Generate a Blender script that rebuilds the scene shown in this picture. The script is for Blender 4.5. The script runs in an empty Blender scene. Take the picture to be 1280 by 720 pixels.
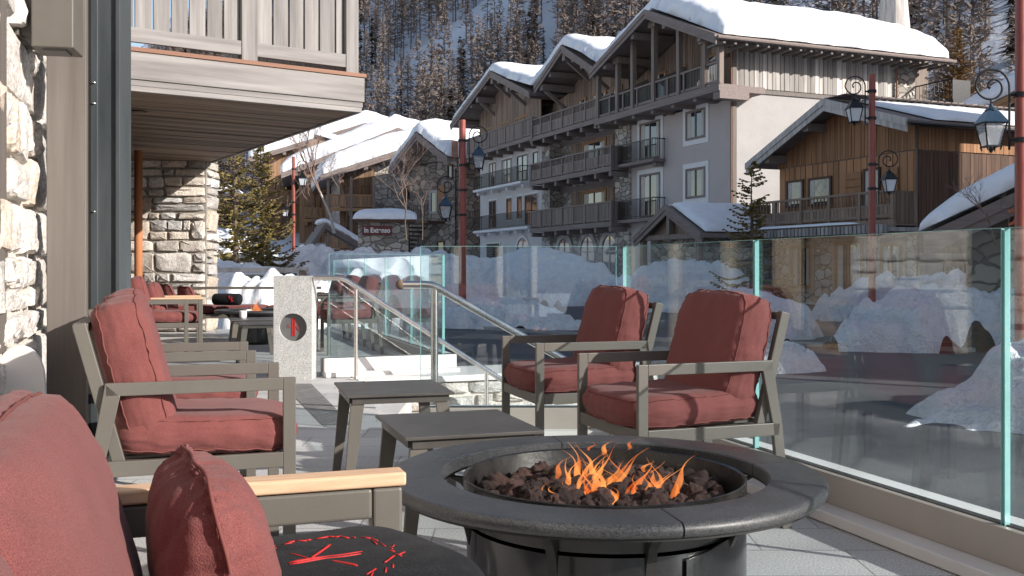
import bpy, bmesh, math, random
from mathutils import Vector, Matrix, noise
R = math.radians
scene = bpy.context.scene
col = scene.collection
# ---------------------------------------------------------------- camera
H = 1.05; F = 1250.0; HOR = 335.0
cd = bpy.data.cameras.new('camera'); cam = bpy.data.objects.new('camera', cd); col.objects.link(cam)
cam.location = (0, 0, H); cam.rotation_euler = (R(90), 0, 0)
cd.lens = F / 1280 * 36; cd.sensor_width = 36; cd.shift_y = -(360 - HOR) / 1280
cd.clip_start = 0.05; cd.clip_end = 3000
scene.camera = cam
# ---------------------------------------------------------------- light
SUN = Vector((.88, -.47, 0)).normalized(); EL = R(23)
SDIR = Vector((SUN.x * math.cos(EL), SUN.y * math.cos(EL), math.sin(EL)))
w = bpy.data.worlds.new('World'); scene.world = w; w.use_nodes = True
nt = w.node_tree; sky = nt.nodes.new('ShaderNodeTexSky'); sky.sky_type = 'NISHITA'; sky.sun_disc = False
sky.sun_elevation = EL; sky.sun_rotation = math.atan2(SUN.x, SUN.y)
sky.altitude = 1200; sky.dust_density = 1.6; sky.ozone_density = .4
wm = nt.nodes.new('ShaderNodeMix'); wm.data_type = 'RGBA'; wm.blend_type = 'MULTIPLY'; wm.inputs[0].default_value = 1; wm.inputs[7].default_value = (1.10, 1.0, .93, 1)
nt.links.new(sky.outputs[0], wm.inputs[6]); nt.links.new(wm.outputs[2], nt.nodes['Background'].inputs[0]); nt.nodes['Background'].inputs[1].default_value = .13
sl = bpy.data.lights.new('sun', 'SUN'); so = bpy.data.objects.new('sun', sl); col.objects.link(so)
sl.energy = 5.0; sl.angle = R(.5); sl.color = (1, .95, .885)
so.rotation_euler = SDIR.to_track_quat('Z', 'Y').to_euler(); so.location = (10, -10, 20)
vs = scene.view_settings
vs.view_transform = 'Standard'; vs.look = 'None'; vs.gamma = 1; vs.exposure = 0.55; vs.use_curve_mapping = False
# ---------------------------------------------------------------- materials
def mk(name):
    m = bpy.data.materials.new(name); m.use_nodes = True
    return m, m.node_tree, m.node_tree.nodes['Principled BSDF']
def pbr(name, c1, c2=None, scale=5, rough=.6, bump=0, bscale=None, metal=0, st=(1, 1, 1), tint=False, spec=.5, detail=6, coat=0, fine=0, fscale=300, sheen=0, rvar=0):
    m, t, p = mk(name); N = t.nodes; L = t.links
    tc = N.new('ShaderNodeTexCoord'); mp = N.new('ShaderNodeMapping'); mp.inputs['Scale'].default_value = st
    L.new(tc.outputs['Object'], mp.inputs[0])
    nz = N.new('ShaderNodeTexNoise'); nz.inputs['Scale'].default_value = scale; nz.inputs['Detail'].default_value = detail; nz.inputs['Roughness'].default_value = .62
    L.new(mp.outputs[0], nz.inputs[0])
    rp = N.new('ShaderNodeMapRange'); rp.inputs[1].default_value = .3; rp.inputs[2].default_value = .7
    L.new(nz.outputs[0], rp.inputs[0])
    mx = N.new('ShaderNodeMix'); mx.data_type = 'RGBA'
    mx.inputs[6].default_value = (*c1, 1); mx.inputs[7].default_value = (*(c2 or c1), 1)
    L.new(rp.outputs[0], mx.inputs[0]); out = mx.outputs[2]
    if fine:
        n3 = N.new('ShaderNodeTexNoise'); n3.inputs['Scale'].default_value = fscale; n3.inputs['Detail'].default_value = 2
        L.new(tc.outputs['Object'], n3.inputs[0])
        r3 = N.new('ShaderNodeMapRange'); r3.inputs[1].default_value = .35; r3.inputs[2].default_value = .65
        r3.inputs[3].default_value = 1 - fine; r3.inputs[4].default_value = 1 + fine
        L.new(n3.outputs[0], r3.inputs[0])
        m3 = N.new('ShaderNodeMix'); m3.data_type = 'RGBA'; m3.blend_type = 'MULTIPLY'; m3.inputs[0].default_value = 1
        L.new(out, m3.inputs[6]); L.new(r3.outputs[0], m3.inputs[7]); out = m3.outputs[2]
    if tint:
        at = N.new('ShaderNodeAttribute'); at.attribute_name = 'tint'
        m2 = N.new('ShaderNodeMix'); m2.data_type = 'RGBA'; m2.blend_type = 'MULTIPLY'; m2.inputs[0].default_value = 1
        L.new(out, m2.inputs[6]); L.new(at.outputs[0], m2.inputs[7]); out = m2.outputs[2]
    L.new(out, p.inputs['Base Color'])
    p.inputs['Roughness'].default_value = rough; p.inputs['Metallic'].default_value = metal
    p.inputs['Specular IOR Level'].default_value = spec; p.inputs['Coat Weight'].default_value = coat
    if sheen: p.inputs['Sheen Weight'].default_value = sheen; p.inputs['Sheen Roughness'].default_value = .5
    if rvar:
        rr = N.new('ShaderNodeMapRange'); rr.inputs[1].default_value = .3; rr.inputs[2].default_value = .7
        rr.inputs[3].default_value = rough - rvar; rr.inputs[4].default_value = rough + rvar
        L.new(nz.outputs[0], rr.inputs[0]); L.new(rr.outputs[0], p.inputs['Roughness'])
    if bump:
        nb = N.new('ShaderNodeTexNoise'); nb.inputs['Scale'].default_value = bscale or scale * 3; nb.inputs['Detail'].default_value = 5
        L.new(mp.outputs[0], nb.inputs[0])
        b = N.new('ShaderNodeBump'); b.inputs['Strength'].default_value = 1; b.inputs['Distance'].default_value = bump
        L.new(nb.outputs[0], b.inputs['Height']); L.new(b.outputs[0], p.inputs['Normal'])
    return m
M = {}
M['red'] = pbr('red_fabric', (.154, .050, .0465), (.190, .065, .060), 5, .95, .0014, 420, fine=.28, fscale=620, spec=.12, sheen=.08, tint=True)
M['redpipe'] = pbr('red_piping', (.15, .05, .044), (.18, .062, .055), 60, .9, spec=.2)
M['black_felt'] = pbr('dark_felt', (.007, .0075, .009), (.016, .0165, .019), 35, .98, .0012, 500, fine=.5, fscale=500, spec=.1, sheen=.03)
M['redthread'] = pbr('red_thread', (.50, .015, .015), (.36, .01, .01), 90, .6, .0005, 500)
M['taupe'] = pbr('taupe_powder_coat', (.100, .090, .077), (.126, .114, .098), 3, .42, .0002, 900, fine=.06, fscale=900, spec=.4)
M['table'] = pbr('dark_table_metal', (.050, .045, .041), (.085, .076, .069), 3, .40, .0001, 500, spec=.5, rvar=.08)
M['teak'] = pbr('teak', (.50, .31, .185), (.64, .44, .29), 9, .5, .0003, 60, st=(1, 9, 9), spec=.3)
M['basalt'] = pbr('dark_basalt', (.026, .027, .029), (.060, .061, .063), 2.2, .40, .0003, 420, fine=.6, fscale=260, spec=.5, rvar=.16)
M['gloss_black'] = pbr('gloss_black_steel', (.008, .008, .009), (.014, .014, .015), 3, .12, 0, spec=.6, fine=.3, fscale=160)
M['matt_black'] = pbr('matt_black', (.008, .008, .008), (.016, .015, .014), 12, .6)
M['bowl'] = pbr('sooty_bowl', (.006, .006, .006), (.022, .020, .018), 9, .3, .0005, 60, rvar=.1)
M['lava'] = pbr('lava_rock', (.014, .011, .010), (.085, .042, .033), 14, .9, .004, 90, tint=True)
M['steel'] = pbr('brushed_steel', (.70, .66, .62), (.80, .76, .72), 6, .26, .0001, 500, metal=1, st=(1, 1, .05), rvar=.05)
M['whitemetal'] = pbr('pale_cladding', (.62, .60, .58), (.70, .68, .66), 2, .4, .0002, 300, rvar=.08)
M['taupeclad'] = pbr('taupe_cladding', (.34, .30, .27), (.39, .35, .31), 2, .35, .0002, 300, rvar=.08)
M['granite'] = pbr('pale_granite', (.34, .34, .33), (.46, .455, .44), 14, .75, .0006, 260, fine=.25, fscale=75)
M['darkmetal'] = pbr('dark_enamel', (.10, .10, .10), (.13, .13, .13), 8, .4)
M['pillar'] = pbr('galvanised_dark_steel', (.060, .070, .074), (.11, .125, .13), 5, .42, .0004, 60, st=(1, 1, .15), metal=.35, rvar=.1)
M['stone'] = pbr('rubble_stone', (.42, .385, .35), (.60, .565, .525), 6, .9, .014, 17, tint=True, fine=.28, fscale=60)
M['mortar'] = pbr('mortar', (.20, .18, .155), (.29, .265, .235), 12, .95, .006, 60)
M['lmortar'] = pbr('lime_mortar', (.52, .47, .42), (.64, .6, .54), 12, .95, .008, 40)
def wood(name, c1, c2, ax=2, rough=.7, bump=.0012, s=7):
    st = [14, 14, 14]; st[ax] = .7
    return pbr(name, c1, c2, s / 7, rough, bump, 1.6, st=tuple(st), tint=True, spec=.25, detail=8)
M['gwood_z'] = wood('grey_stained_wood', (.15, .138, .132), (.315, .296, .284), 2)
M['gwood_x'] = wood('grey_stained_beam', (.155, .143, .137), (.315, .296, .286), 0)
M['soffit'] = wood('soffit_wood', (.13, .090, .064), (.32, .235, .17), 0)
M['deck'] = wood('red_brown_deck', (.20, .105, .07), (.30, .165, .115), 0)
M['larch_z'] = wood('pale_larch', (.115, .098, .085), (.17, .147, .13), 2, .6)
M['larchpale_z'] = wood('beige_larch', (.33, .26, .20), (.44, .36, .29), 2, .6)
M['orange_z'] = wood('orange_wood', (.36, .14, .06), (.48, .2, .09), 2)
M['fwood_x'] = wood('far_dark_wood', (.17, .135, .12), (.27, .22, .20), 0)
M['fwood_z'] = wood('far_dark_boards', (.16, .125, .105), (.28, .225, .19), 2)
M['fgrey_z'] = wood('weathered_boards', (.30, .27, .245), (.62, .58, .54), 2, s=3)
M['fbrown_z'] = wood('brown_cladding', (.24, .115, .055), (.38, .20, .10), 2)
M['fdark_z'] = wood('dark_brown_cladding', (.075, .042, .028), (.14, .08, .054), 2)
M['fwarm_z'] = wood('warm_larch_boards', (.18, .125, .09), (.32, .235, .18), 2)
M['vwarm_z'] = wood('village_brown_boards', (.20, .11, .06), (.36, .22, .13), 2)
M['fwarm_x'] = wood('warm_larch_trim', (.26, .14, .07), (.40, .23, .12), 0)
M['white'] = pbr('white_render', (.70, .69, .68), (.76, .75, .74), 1.5, .9, .01, 8)
M['grey'] = pbr('grey_render', (.46, .405, .38), (.50, .445, .42), .8, .95, .01, 9)
M['cream'] = pbr('cream_render', (.36, .34, .328), (.41, .388, .375), .8, .95, .01, 9)
M['stucco'] = pbr('pale_plaster', (.55, .53, .51), (.60, .58, .56), 1.2, .95, .01, 9)
M['pane'] = pbr('window_glass', (.02, .024, .03), (.035, .04, .05), 2, .04, spec=.9, coat=.4)
M['curtain'] = pbr('curtain', (.45, .42, .38), (.6, .57, .52), 6, .9, st=(8, 8, .4))
M['iron'] = pbr('black_iron', (.012, .012, .013), (.03, .03, .032), 20, .4, metal=.5)
M['bluetop'] = pbr('lantern_enamel', (.012, .03, .05), (.02, .05, .085), 9, .18, spec=.8, coat=.6)
M['frost'] = pbr('lantern_glass', (.6, .62, .64), (.72, .73, .75), 4, .3)
M['redpole'] = pbr('rust_red_paint', (.24, .052, .036), (.33, .08, .055), 5, .4, .002, 9, st=(2, 2, .5), rvar=.08)
M['asphalt'] = pbr('asphalt', (.032, .032, .034), (.115, .115, .118), .45, .62, .004, 60, fine=.3, fscale=70, rvar=.2)
M['kerb'] = pbr('kerb_stone', (.3, .29, .28), (.4, .39, .37), 3, .8)
M['bark'] = pbr('bark', (.10, .065, .045), (.18, .13, .1), 9, .9, .006, 20)
M['birch'] = pbr('pale_bark', (.35, .31, .28), (.5, .46, .42), 9, .9)
M['twig'] = pbr('bare_twigs', (.17, .115, .095), (.25, .18, .15), 6, .9)
M['fir'] = pbr('fir_needles', (.12, .105, .03), (.30, .225, .075), 2.2, .75, tint=True, spec=.3)
M['firgold'] = pbr('golden_fir_needles', (.14, .085, .025), (.34, .19, .07), .8, .75, tint=True, spec=.3)
M['firdark'] = pbr('dark_fir_needles', (.030, .032, .016), (.10, .058, .022), 1.2, .75, tint=True, spec=.3)
M['larchtree'] = pbr('bare_larch', (.155, .124, .108), (.225, .182, .16), .05, .95, tint=True, spec=.05)
M['cup'] = pbr('white_ceramic', (.75, .75, .74), (.8, .8, .79), 5, .25)
M['lattice'] = pbr('orange_netting', (.45, .12, .04), (.55, .17, .06), 8, .7)
M['darkroom'] = pbr('dark_interior', (.02, .018, .016), (.03, .027, .024), 3, .9)
M['signred'] = pbr('sign_board', (.12, .022, .02), (.16, .03, .026), 4, .5)
M['signwhite'] = pbr('sign_letters', (.75, .73, .7), (.8, .78, .75), 4, .6)
M['glassedge'] = pbr('glass_edge', (.16, .36, .35), (.22, .44, .43), 3, .15, spec=.6)
M['gasket'] = pbr('black_gasket', (.012, .012, .012), (.02, .02, .02), 8, .6)

def snowmat(name, c=(.86, .87, .89), b1=.05, s1=2.2, b2=.006, s2=30, grit=0):
    m, t, p = mk(name); N = t.nodes; L = t.links
    tc = N.new('ShaderNodeTexCoord')
    n1 = N.new('ShaderNodeTexNoise'); n1.inputs['Scale'].default_value = s1; n1.inputs['Detail'].default_value = 8
    n2 = N.new('ShaderNodeTexNoise'); n2.inputs['Scale'].default_value = s2; n2.inputs['Detail'].default_value = 4
    L.new(tc.outputs['Object'], n1.inputs[0]); L.new(tc.outputs['Object'], n2.inputs[0])
    ba = N.new('ShaderNodeBump'); ba.inputs['Distance'].default_value = b1; L.new(n1.outputs[0], ba.inputs['Height'])
    bb = N.new('ShaderNodeBump'); bb.inputs['Distance'].default_value = b2; L.new(n2.outputs[0], bb.inputs['Height'])
    L.new(ba.outputs[0], bb.inputs['Normal']); L.new(bb.outputs[0], p.inputs['Normal'])
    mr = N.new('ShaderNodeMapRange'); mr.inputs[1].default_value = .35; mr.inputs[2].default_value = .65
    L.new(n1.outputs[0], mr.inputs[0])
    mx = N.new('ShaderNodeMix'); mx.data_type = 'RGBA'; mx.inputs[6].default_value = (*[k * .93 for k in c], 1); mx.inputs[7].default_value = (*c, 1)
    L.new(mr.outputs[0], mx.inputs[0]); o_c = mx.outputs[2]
    if grit:
        n4 = N.new('ShaderNodeTexNoise'); n4.inputs['Scale'].default_value = 9; n4.inputs['Detail'].default_value = 9; n4.inputs['Roughness'].default_value = .8; L.new(tc.outputs['Object'], n4.inputs[0])
        r4 = N.new('ShaderNodeMapRange'); r4.inputs[1].default_value = .56; r4.inputs[2].default_value = .72; r4.inputs[4].default_value = grit; L.new(n4.outputs[0], r4.inputs[0])
        m4 = N.new('ShaderNodeMix'); m4.data_type = 'RGBA'; m4.inputs[7].default_value = (.30, .27, .24, 1); L.new(r4.outputs[0], m4.inputs[0]); L.new(o_c, m4.inputs[6]); o_c = m4.outputs[2]
    L.new(o_c, p.inputs['Base Color'])
    p.inputs['Roughness'].default_value = .7; p.inputs['Specular IOR Level'].default_value = .25
    return m
M['snow'] = snowmat('snow')
M['snowdirty'] = snowmat('ploughed_snow', (.82, .82, .83), .14, 3.4, .05, 24, .9)
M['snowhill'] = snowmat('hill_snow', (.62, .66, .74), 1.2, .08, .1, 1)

def farstone(name, c1, c2, mo, s=2.4):
    m, t, p = mk(name); N = t.nodes; L = t.links
    tc = N.new('ShaderNodeTexCoord'); mp = N.new('ShaderNodeMapping'); mp.inputs['Scale'].default_value = (1, 1, 1.7)
    L.new(tc.outputs['Object'], mp.inputs[0])
    nz = N.new('ShaderNodeTexNoise'); nz.inputs['Scale'].default_value = 2; L.new(mp.outputs[0], nz.inputs[0])
    ad = N.new('ShaderNodeMix'); ad.data_type = 'RGBA'; ad.inputs[0].default_value = .24
    L.new(mp.outputs[0], ad.inputs[6]); L.new(nz.outputs[1], ad.inputs[7])
    v = N.new('ShaderNodeTexVoronoi'); v.inputs['Scale'].default_value = s; L.new(ad.outputs[2], v.inputs[0])
    e = N.new('ShaderNodeTexVoronoi'); e.feature = 'DISTANCE_TO_EDGE'; e.inputs['Scale'].default_value = s; L.new(ad.outputs[2], e.inputs[0])
    sx = N.new('ShaderNodeSeparateColor'); L.new(v.outputs['Color'], sx.inputs[0])
    mx = N.new('ShaderNodeMix'); mx.data_type = 'RGBA'; mx.inputs[6].default_value = (*c1, 1); mx.inputs[7].default_value = (*c2, 1)
    L.new(sx.outputs[0], mx.inputs[0])
    mr = N.new('ShaderNodeMapRange'); mr.inputs[1].default_value = .02; mr.inputs[2].default_value = .07
    L.new(e.outputs['Distance'], mr.inputs[0])
    m2 = N.new('ShaderNodeMix'); m2.data_type = 'RGBA'; m2.inputs[6].default_value = (*mo, 1)
    L.new(mr.outputs[0], m2.inputs[0]); L.new(mx.outputs[2], m2.inputs[7]); L.new(m2.outputs[2], p.inputs['Base Color'])
    b = N.new('ShaderNodeBump'); b.inputs['Distance'].default_value = .05; L.new(mr.outputs[0], b.inputs['Height']); L.new(b.outputs[0], p.inputs['Normal'])
    p.inputs['Roughness'].default_value = .9
    return m
M['fstone'] = farstone('far_rubble_stone', (.24, .21, .185), (.56, .51, .45), (.17, .15, .13))
M['fstone2'] = farstone('brown_rubble_stone', (.13, .105, .085), (.36, .30, .25), (.09, .075, .062), 2.0)

def paver(name, c1, c2, mo, sx=1.0, bw=.62, rh=.31, ms=.0035, rot=0):
    m, t, p = mk(name); N = t.nodes; L = t.links
    tc = N.new('ShaderNodeTexCoord'); mp = N.new('ShaderNodeMapping'); mp.inputs['Rotation'].default_value = (0, 0, rot)
    L.new(tc.outputs['Object'], mp.inputs[0])
    b = N.new('ShaderNodeTexBrick'); b.inputs['Scale'].default_value = 1; b.inputs['Brick Width'].default_value = bw; b.inputs['Row Height'].default_value = rh
    b.inputs['Mortar Size'].default_value = ms; b.inputs['Mortar Smooth'].default_value = .1
    b.inputs['Color1'].default_value = (*c1, 1); b.inputs['Color2'].default_value = (*c2, 1); b.inputs['Mortar'].default_value = (*mo, 1)
    L.new(mp.outputs[0], b.inputs[0])
    n = N.new('ShaderNodeTexNoise'); n.inputs['Scale'].default_value = 130; n.inputs['Detail'].default_value = 4; L.new(tc.outputs['Object'], n.inputs[0])
    n2 = N.new('ShaderNodeTexNoise'); n2.inputs['Scale'].default_value = 1.3; n2.inputs['Detail'].default_value = 6; L.new(tc.outputs['Object'], n2.inputs[0])
    r = N.new('ShaderNodeMapRange'); r.inputs[1].default_value = .3; r.inputs[2].default_value = .7; r.inputs[3].default_value = .60; r.inputs[4].default_value = 1.32
    L.new(n.outputs[0], r.inputs[0])
    r2 = N.new('ShaderNodeMapRange'); r2.inputs[1].default_value = .3; r2.inputs[2].default_value = .7; r2.inputs[3].default_value = .84; r2.inputs[4].default_value = 1.1
    L.new(n2.outputs[0], r2.inputs[0])
    mu = N.new('ShaderNodeMath'); mu.operation = 'MULTIPLY'; L.new(r.outputs[0], mu.inputs[0]); L.new(r2.outputs[0], mu.inputs[1])
    mx = N.new('ShaderNodeMix'); mx.data_type = 'RGBA'; mx.blend_type = 'MULTIPLY'; mx.inputs[0].default_value = 1
    L.new(b.outputs[0], mx.inputs[6]); L.new(mu.outputs[0], mx.inputs[7]); L.new(mx.outputs[2], p.inputs['Base Color'])
    bp = N.new('ShaderNodeBump'); bp.inputs['Distance'].default_value = .003; bp.invert = True
    L.new(b.outputs['Fac'], bp.inputs['Height'])
    b2 = N.new('ShaderNodeBump'); b2.inputs['Distance'].default_value = .0012; L.new(n.outputs[0], b2.inputs['Height']); L.new(bp.outputs[0], b2.inputs['Normal'])
    L.new(b2.outputs[0], p.inputs['Normal']); rq = N.new('ShaderNodeMapRange'); rq.inputs[1].default_value = .35; rq.inputs[2].default_value = .65; rq.inputs[3].default_value = .38; rq.inputs[4].default_value = .8; L.new(n2.outputs[0], rq.inputs[0]); L.new(rq.outputs[0], p.inputs['Roughness'])
    return m
M['floor'] = paver('granite_paving', (.47, .46, .45), (.55, .54, .525), (.27, .26, .25))
M['drain'] = paver('dark_paving', (.17, .165, .16), (.23, .22, .215), (.06, .06, .06), bw=.2, rh=.075, ms=.004, rot=R(-71))

def glassmat():
    m, t, p = mk('clear_glass'); N = t.nodes; L = t.links; N.remove(p)
    out = N['Material Output']
    tr = N.new('ShaderNodeBsdfTransparent'); tr.inputs[0].default_value = (.90, .95, .96, 1)
    gl = N.new('ShaderNodeBsdfGlossy'); gl.inputs['Roughness'].default_value = .012; gl.inputs[0].default_value = (1, 1, 1, 1)
    fr = N.new('ShaderNodeLayerWeight'); fr.inputs[0].default_value = .5
    pw = N.new('ShaderNodeMath'); pw.operation = 'POWER'; pw.inputs[1].default_value = 4.6; L.new(fr.outputs['Facing'], pw.inputs[0])
    mu = N.new('ShaderNodeMath'); mu.operation = 'MULTIPLY_ADD'; mu.inputs[1].default_value = .9; mu.inputs[2].default_value = .075; L.new(pw.outputs[0], mu.inputs[0]); mu.use_clamp = True
    mx = N.new('ShaderNodeMixShader'); L.new(mu.outputs[0], mx.inputs[0]); L.new(tr.outputs[0], mx.inputs[1]); L.new(gl.outputs[0], mx.inputs[2])
    L.new(mx.outputs[0], out.inputs[0])
    return m
M['glass'] = glassmat()
def lampglass():
    m, t, p = mk('lantern_pane'); N = t.nodes; L = t.links
    p.inputs['Base Color'].default_value = (.75, .8, .85, 1); p.inputs['Roughness'].default_value = .1
    tr = N.new('ShaderNodeBsdfTransparent'); mx = N.new('ShaderNodeMixShader'); mx.inputs[0].default_value = .3
    L.new(tr.outputs[0], mx.inputs[1]); L.new(p.outputs[0], mx.inputs[2]); L.new(mx.outputs[0], N['Material Output'].inputs[0])
    return m
M['lampglass'] = lampglass()
def firemat():
    m, t, p = mk('flame'); N = t.nodes; L = t.links; N.remove(p)
    tc = N.new('ShaderNodeTexCoord'); n = N.new('ShaderNodeTexNoise'); n.inputs['Scale'].default_value = 17; n.inputs['Detail'].default_value = 3
    mp = N.new('ShaderNodeMapping'); mp.inputs['Scale'].default_value = (1, 1, .45); L.new(tc.outputs['Object'], mp.inputs[0]); L.new(mp.outputs[0], n.inputs[0])
    cr = N.new('ShaderNodeValToRGB'); cr.color_ramp.elements[0].position = .33; cr.color_ramp.elements[0].color = (.75, .10, .012, 1)
    cr.color_ramp.elements[1].position = .68; cr.color_ramp.elements[1].color = (1, .40, .11, 1)
    L.new(n.outputs[0], cr.inputs[0])
    em = N.new('ShaderNodeEmission'); em.inputs[1].default_value = 1.25; L.new(cr.outputs[0], em.inputs[0])
    tr = N.new('ShaderNodeBsdfTransparent'); mx = N.new('ShaderNodeMixShader')
    lw = N.new('ShaderNodeLayerWeight'); lw.inputs[0].default_value = .5
    r = N.new('ShaderNodeMapRange'); r.inputs[1].default_value = .9; r.inputs[2].default_value = .1; r.inputs[3].default_value = .0; r.inputs[4].default_value = .34
    L.new(lw.outputs['Facing'], r.inputs[0]); 
    r2 = N.new('ShaderNodeMapRange'); r2.inputs[1].default_value = .3; r2.inputs[2].default_value = .6; r2.inputs[3].default_value = .45; r2.inputs[4].default_value = 1
    L.new(n.outputs[0], r2.inputs[0]); mu = N.new('ShaderNodeMath'); mu.operation = 'MULTIPLY'
    L.new(r.outputs[0], mu.inputs[0]); L.new(r2.outputs[0], mu.inputs[1])
    L.new(mu.outputs[0], mx.inputs[0]); L.new(tr.outputs[0], mx.inputs[1]); L.new(em.outputs[0], mx.inputs[2])
    L.new(mx.outputs[0], N['Material Output'].inputs[0])
    return m
M['flame'] = firemat()

# ---------------------------------------------------------------- mesh helpers
class MB:
    def __init__(s): s.v = []; s.f = []; s.c = []; s.seed = random.random()
    def add(s, vs, fs, tint=1.0, mat=None):
        if mat is not None: vs = [mat @ Vector(v) for v in vs]
        o = len(s.v); s.v += [tuple(v) for v in vs]
        t = tint if isinstance(tint, tuple) else (tint, tint, tint)
        for f in fs: s.f.append([i + o for i in f]); s.c.append(t)
        return s
    def box(s, x0, x1, y0, y1, z0, z1, tint=1.0, mat=None):
        v = [(x0, y0, z0), (x1, y0, z0), (x1, y1, z0), (x0, y1, z0), (x0, y0, z1), (x1, y0, z1), (x1, y1, z1), (x0, y1, z1)]
        return s.add(v, [(0, 3, 2, 1), (4, 5, 6, 7), (0, 1, 5, 4), (1, 2, 6, 5), (2, 3, 7, 6), (3, 0, 4, 7)], tint, mat)
    def bar(s, p, q, w, h, up=(0, 0, 1), tint=1.0, ext=0):
        p = Vector(p); q = Vector(q); d = (q - p).normalized(); p = p - d * ext; q = q + d * ext
        u = Vector(up)
        if abs(d.dot(u)) > .98: u = Vector((1, 0, 0))
        a = d.cross(u).normalized() * w / 2; b = a.cross(d).normalized() * h / 2
        v = [p - a - b, p + a - b, p + a + b, p - a + b, q - a - b, q + a - b, q + a + b, q - a + b]
        return s.add(v, [(0, 1, 2, 3), (7, 6, 5, 4), (0, 4, 5, 1), (1, 5, 6, 2), (2, 6, 7, 3), (3, 7, 4, 0)], tint)
    def tube(s, pts, r, n=8, tint=1.0, caps=True):
        pts = [Vector(p) for p in pts]; rs = r if isinstance(r, (list, tuple)) else [r] * len(pts)
        vs = []; fs = []; a = None
        for i, p in enumerate(pts):
            d = (pts[min(i + 1, len(pts) - 1)] - pts[max(i - 1, 0)]).normalized()
            if a is None:
                a = d.cross(Vector((0, 0, 1)));
                if a.length < .1: a = d.cross(Vector((1, 0, 0)))
            else: a = a - d * a.dot(d)
            a.normalize(); b = d.cross(a)
            for k in range(n):
                t = 2 * math.pi * k / n; vs.append(p + (a * math.cos(t) + b * math.sin(t)) * rs[i])
        for i in range(len(pts) - 1):
            for k in range(n):
                k2 = (k + 1) % n; fs.append((i * n + k, i * n + k2, (i + 1) * n + k2, (i + 1) * n + k))
        if caps: fs.append(tuple(range(n))[::-1]); fs.append(tuple((len(pts) - 1) * n + k for k in range(n)))
        return s.add(vs, fs, tint)
    def lathe(s, prof, n=48, c=(0, 0, 0), a0=0, a1=2 * math.pi, tint=1.0, closed=False):
        full = abs(a1 - a0 - 2 * math.pi) < 1e-6; m = n if full else n + 1; vs = []; fs = []; k = len(prof)
        for i in range(m):
            t = a0 + (a1 - a0) * i / n
            for r, z in prof: vs.append((c[0] + r * math.cos(t), c[1] + r * math.sin(t), c[2] + z))
        for i in range(n):
            j = (i + 1) % m
            for q in range(k if closed else k - 1):
                q2 = (q + 1) % k; fs.append((i * k + q, j * k + q, j * k + q2, i * k + q2))
        if not full and closed:
            fs.append(tuple(range(k))); fs.append(tuple((m - 1) * k + q for q in range(k))[::-1])
        return s.add(vs, fs, tint)
    def prism(s, poly, t, mat=None, tint=1.0):   # poly in xz, extruded along y from t[0] to t[1]
        n = len(poly); vs = [(x, t[0], z) for x, z in poly] + [(x, t[1], z) for x, z in poly]
        fs = [tuple(range(n)), tuple(range(2 * n - 1, n - 1, -1))]
        for i in range(n): j = (i + 1) % n; fs.append((i, i + n, j + n, j))
        return s.add(vs, fs, tint, mat)
    def build(s, name, mat, parent=None, bevel=0, smooth=False, seg=2, loc=None, sub=0):
        me = bpy.data.meshes.new(name); me.from_pydata(s.v, [], s.f); me.update()
        at = me.color_attributes.new('tint', 'FLOAT_COLOR', 'CORNER'); li = []
        for f, c in zip(s.f, s.c): li += [c[0], c[1], c[2], 1.0] * len(f)
        at.data.foreach_set('color', li)
        if smooth: me.polygons.foreach_set('use_smooth', [True] * len(me.polygons))
        me.materials.append(M[mat] if isinstance(mat, str) else mat)
        o = bpy.data.objects.new(name, me); col.objects.link(o)
        if parent: o.parent = parent
        if loc: o.location = loc
        if sub:
            sm = o.modifiers.new('sub', 'SUBSURF'); sm.levels = sub; sm.render_levels = sub
        if bevel:
            b = o.modifiers.new('bevel', 'BEVEL'); b.width = bevel; b.segments = seg; b.limit_method = 'ANGLE'; b.angle_limit = R(40)
            b.harden_normals = False
        return o
def fixn(o):
    bm = bmesh.new(); bm.from_mesh(o.data); bmesh.ops.recalc_face_normals(bm, faces=bm.faces); bm.to_mesh(o.data); bm.free(); return o
def smoothang(o, ang=40):
    o.data.polygons.foreach_set('use_smooth', [True] * len(o.data.polygons))
    o.data.set_sharp_from_angle(angle=R(ang)); return o
def tag(o, label=None, cat=None, group=None, kind=None):
    if label: o['label'] = label
    if cat: o['category'] = cat
    if group: o['group'] = group
    if kind: o['kind'] = kind
    return o
def thing(name, loc, rz, label, cat, group=None):
    o = bpy.data.objects.new(name, None); col.objects.link(o); o.location = loc; o.rotation_euler = (0, 0, rz); o.empty_display_size = .2
    return tag(o, label, cat, group)
def dup(root, loc, rz, label, group=None):
    kids = {}
    for o in list(col.objects):
        if o.parent: kids.setdefault(o.parent.name, []).append(o)
    def rec(o, par):
        c = o.copy(); col.objects.link(c)
        if par: c.parent = par
        for ch in kids.get(o.name, []): rec(ch, c)
        return c
    c = rec(root, None); c.location = loc; c.rotation_euler = (0, 0, rz); c['label'] = label
    if group: c['group'] = group
    return c
def rnd(a, b): return random.uniform(a, b)
def fbm(v, o=5): return noise.fractal(v, 1.0, 2.0, o)
def at(px, py, Y): return Vector(((px - 640) / F * Y, Y, H - (py - HOR) / F * Y))
def onz(px, py, z=0.0):
    Y = (H - z) * F / (py - HOR); return Vector(((px - 640) / F * Y, Y, z))
d_ = Vector((-.322, .947, 0)).normalized(); r_ = Vector((.947, .322, 0)).normalized()
TH = math.atan2(r_.y, r_.x)
random.seed(4)

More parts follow.
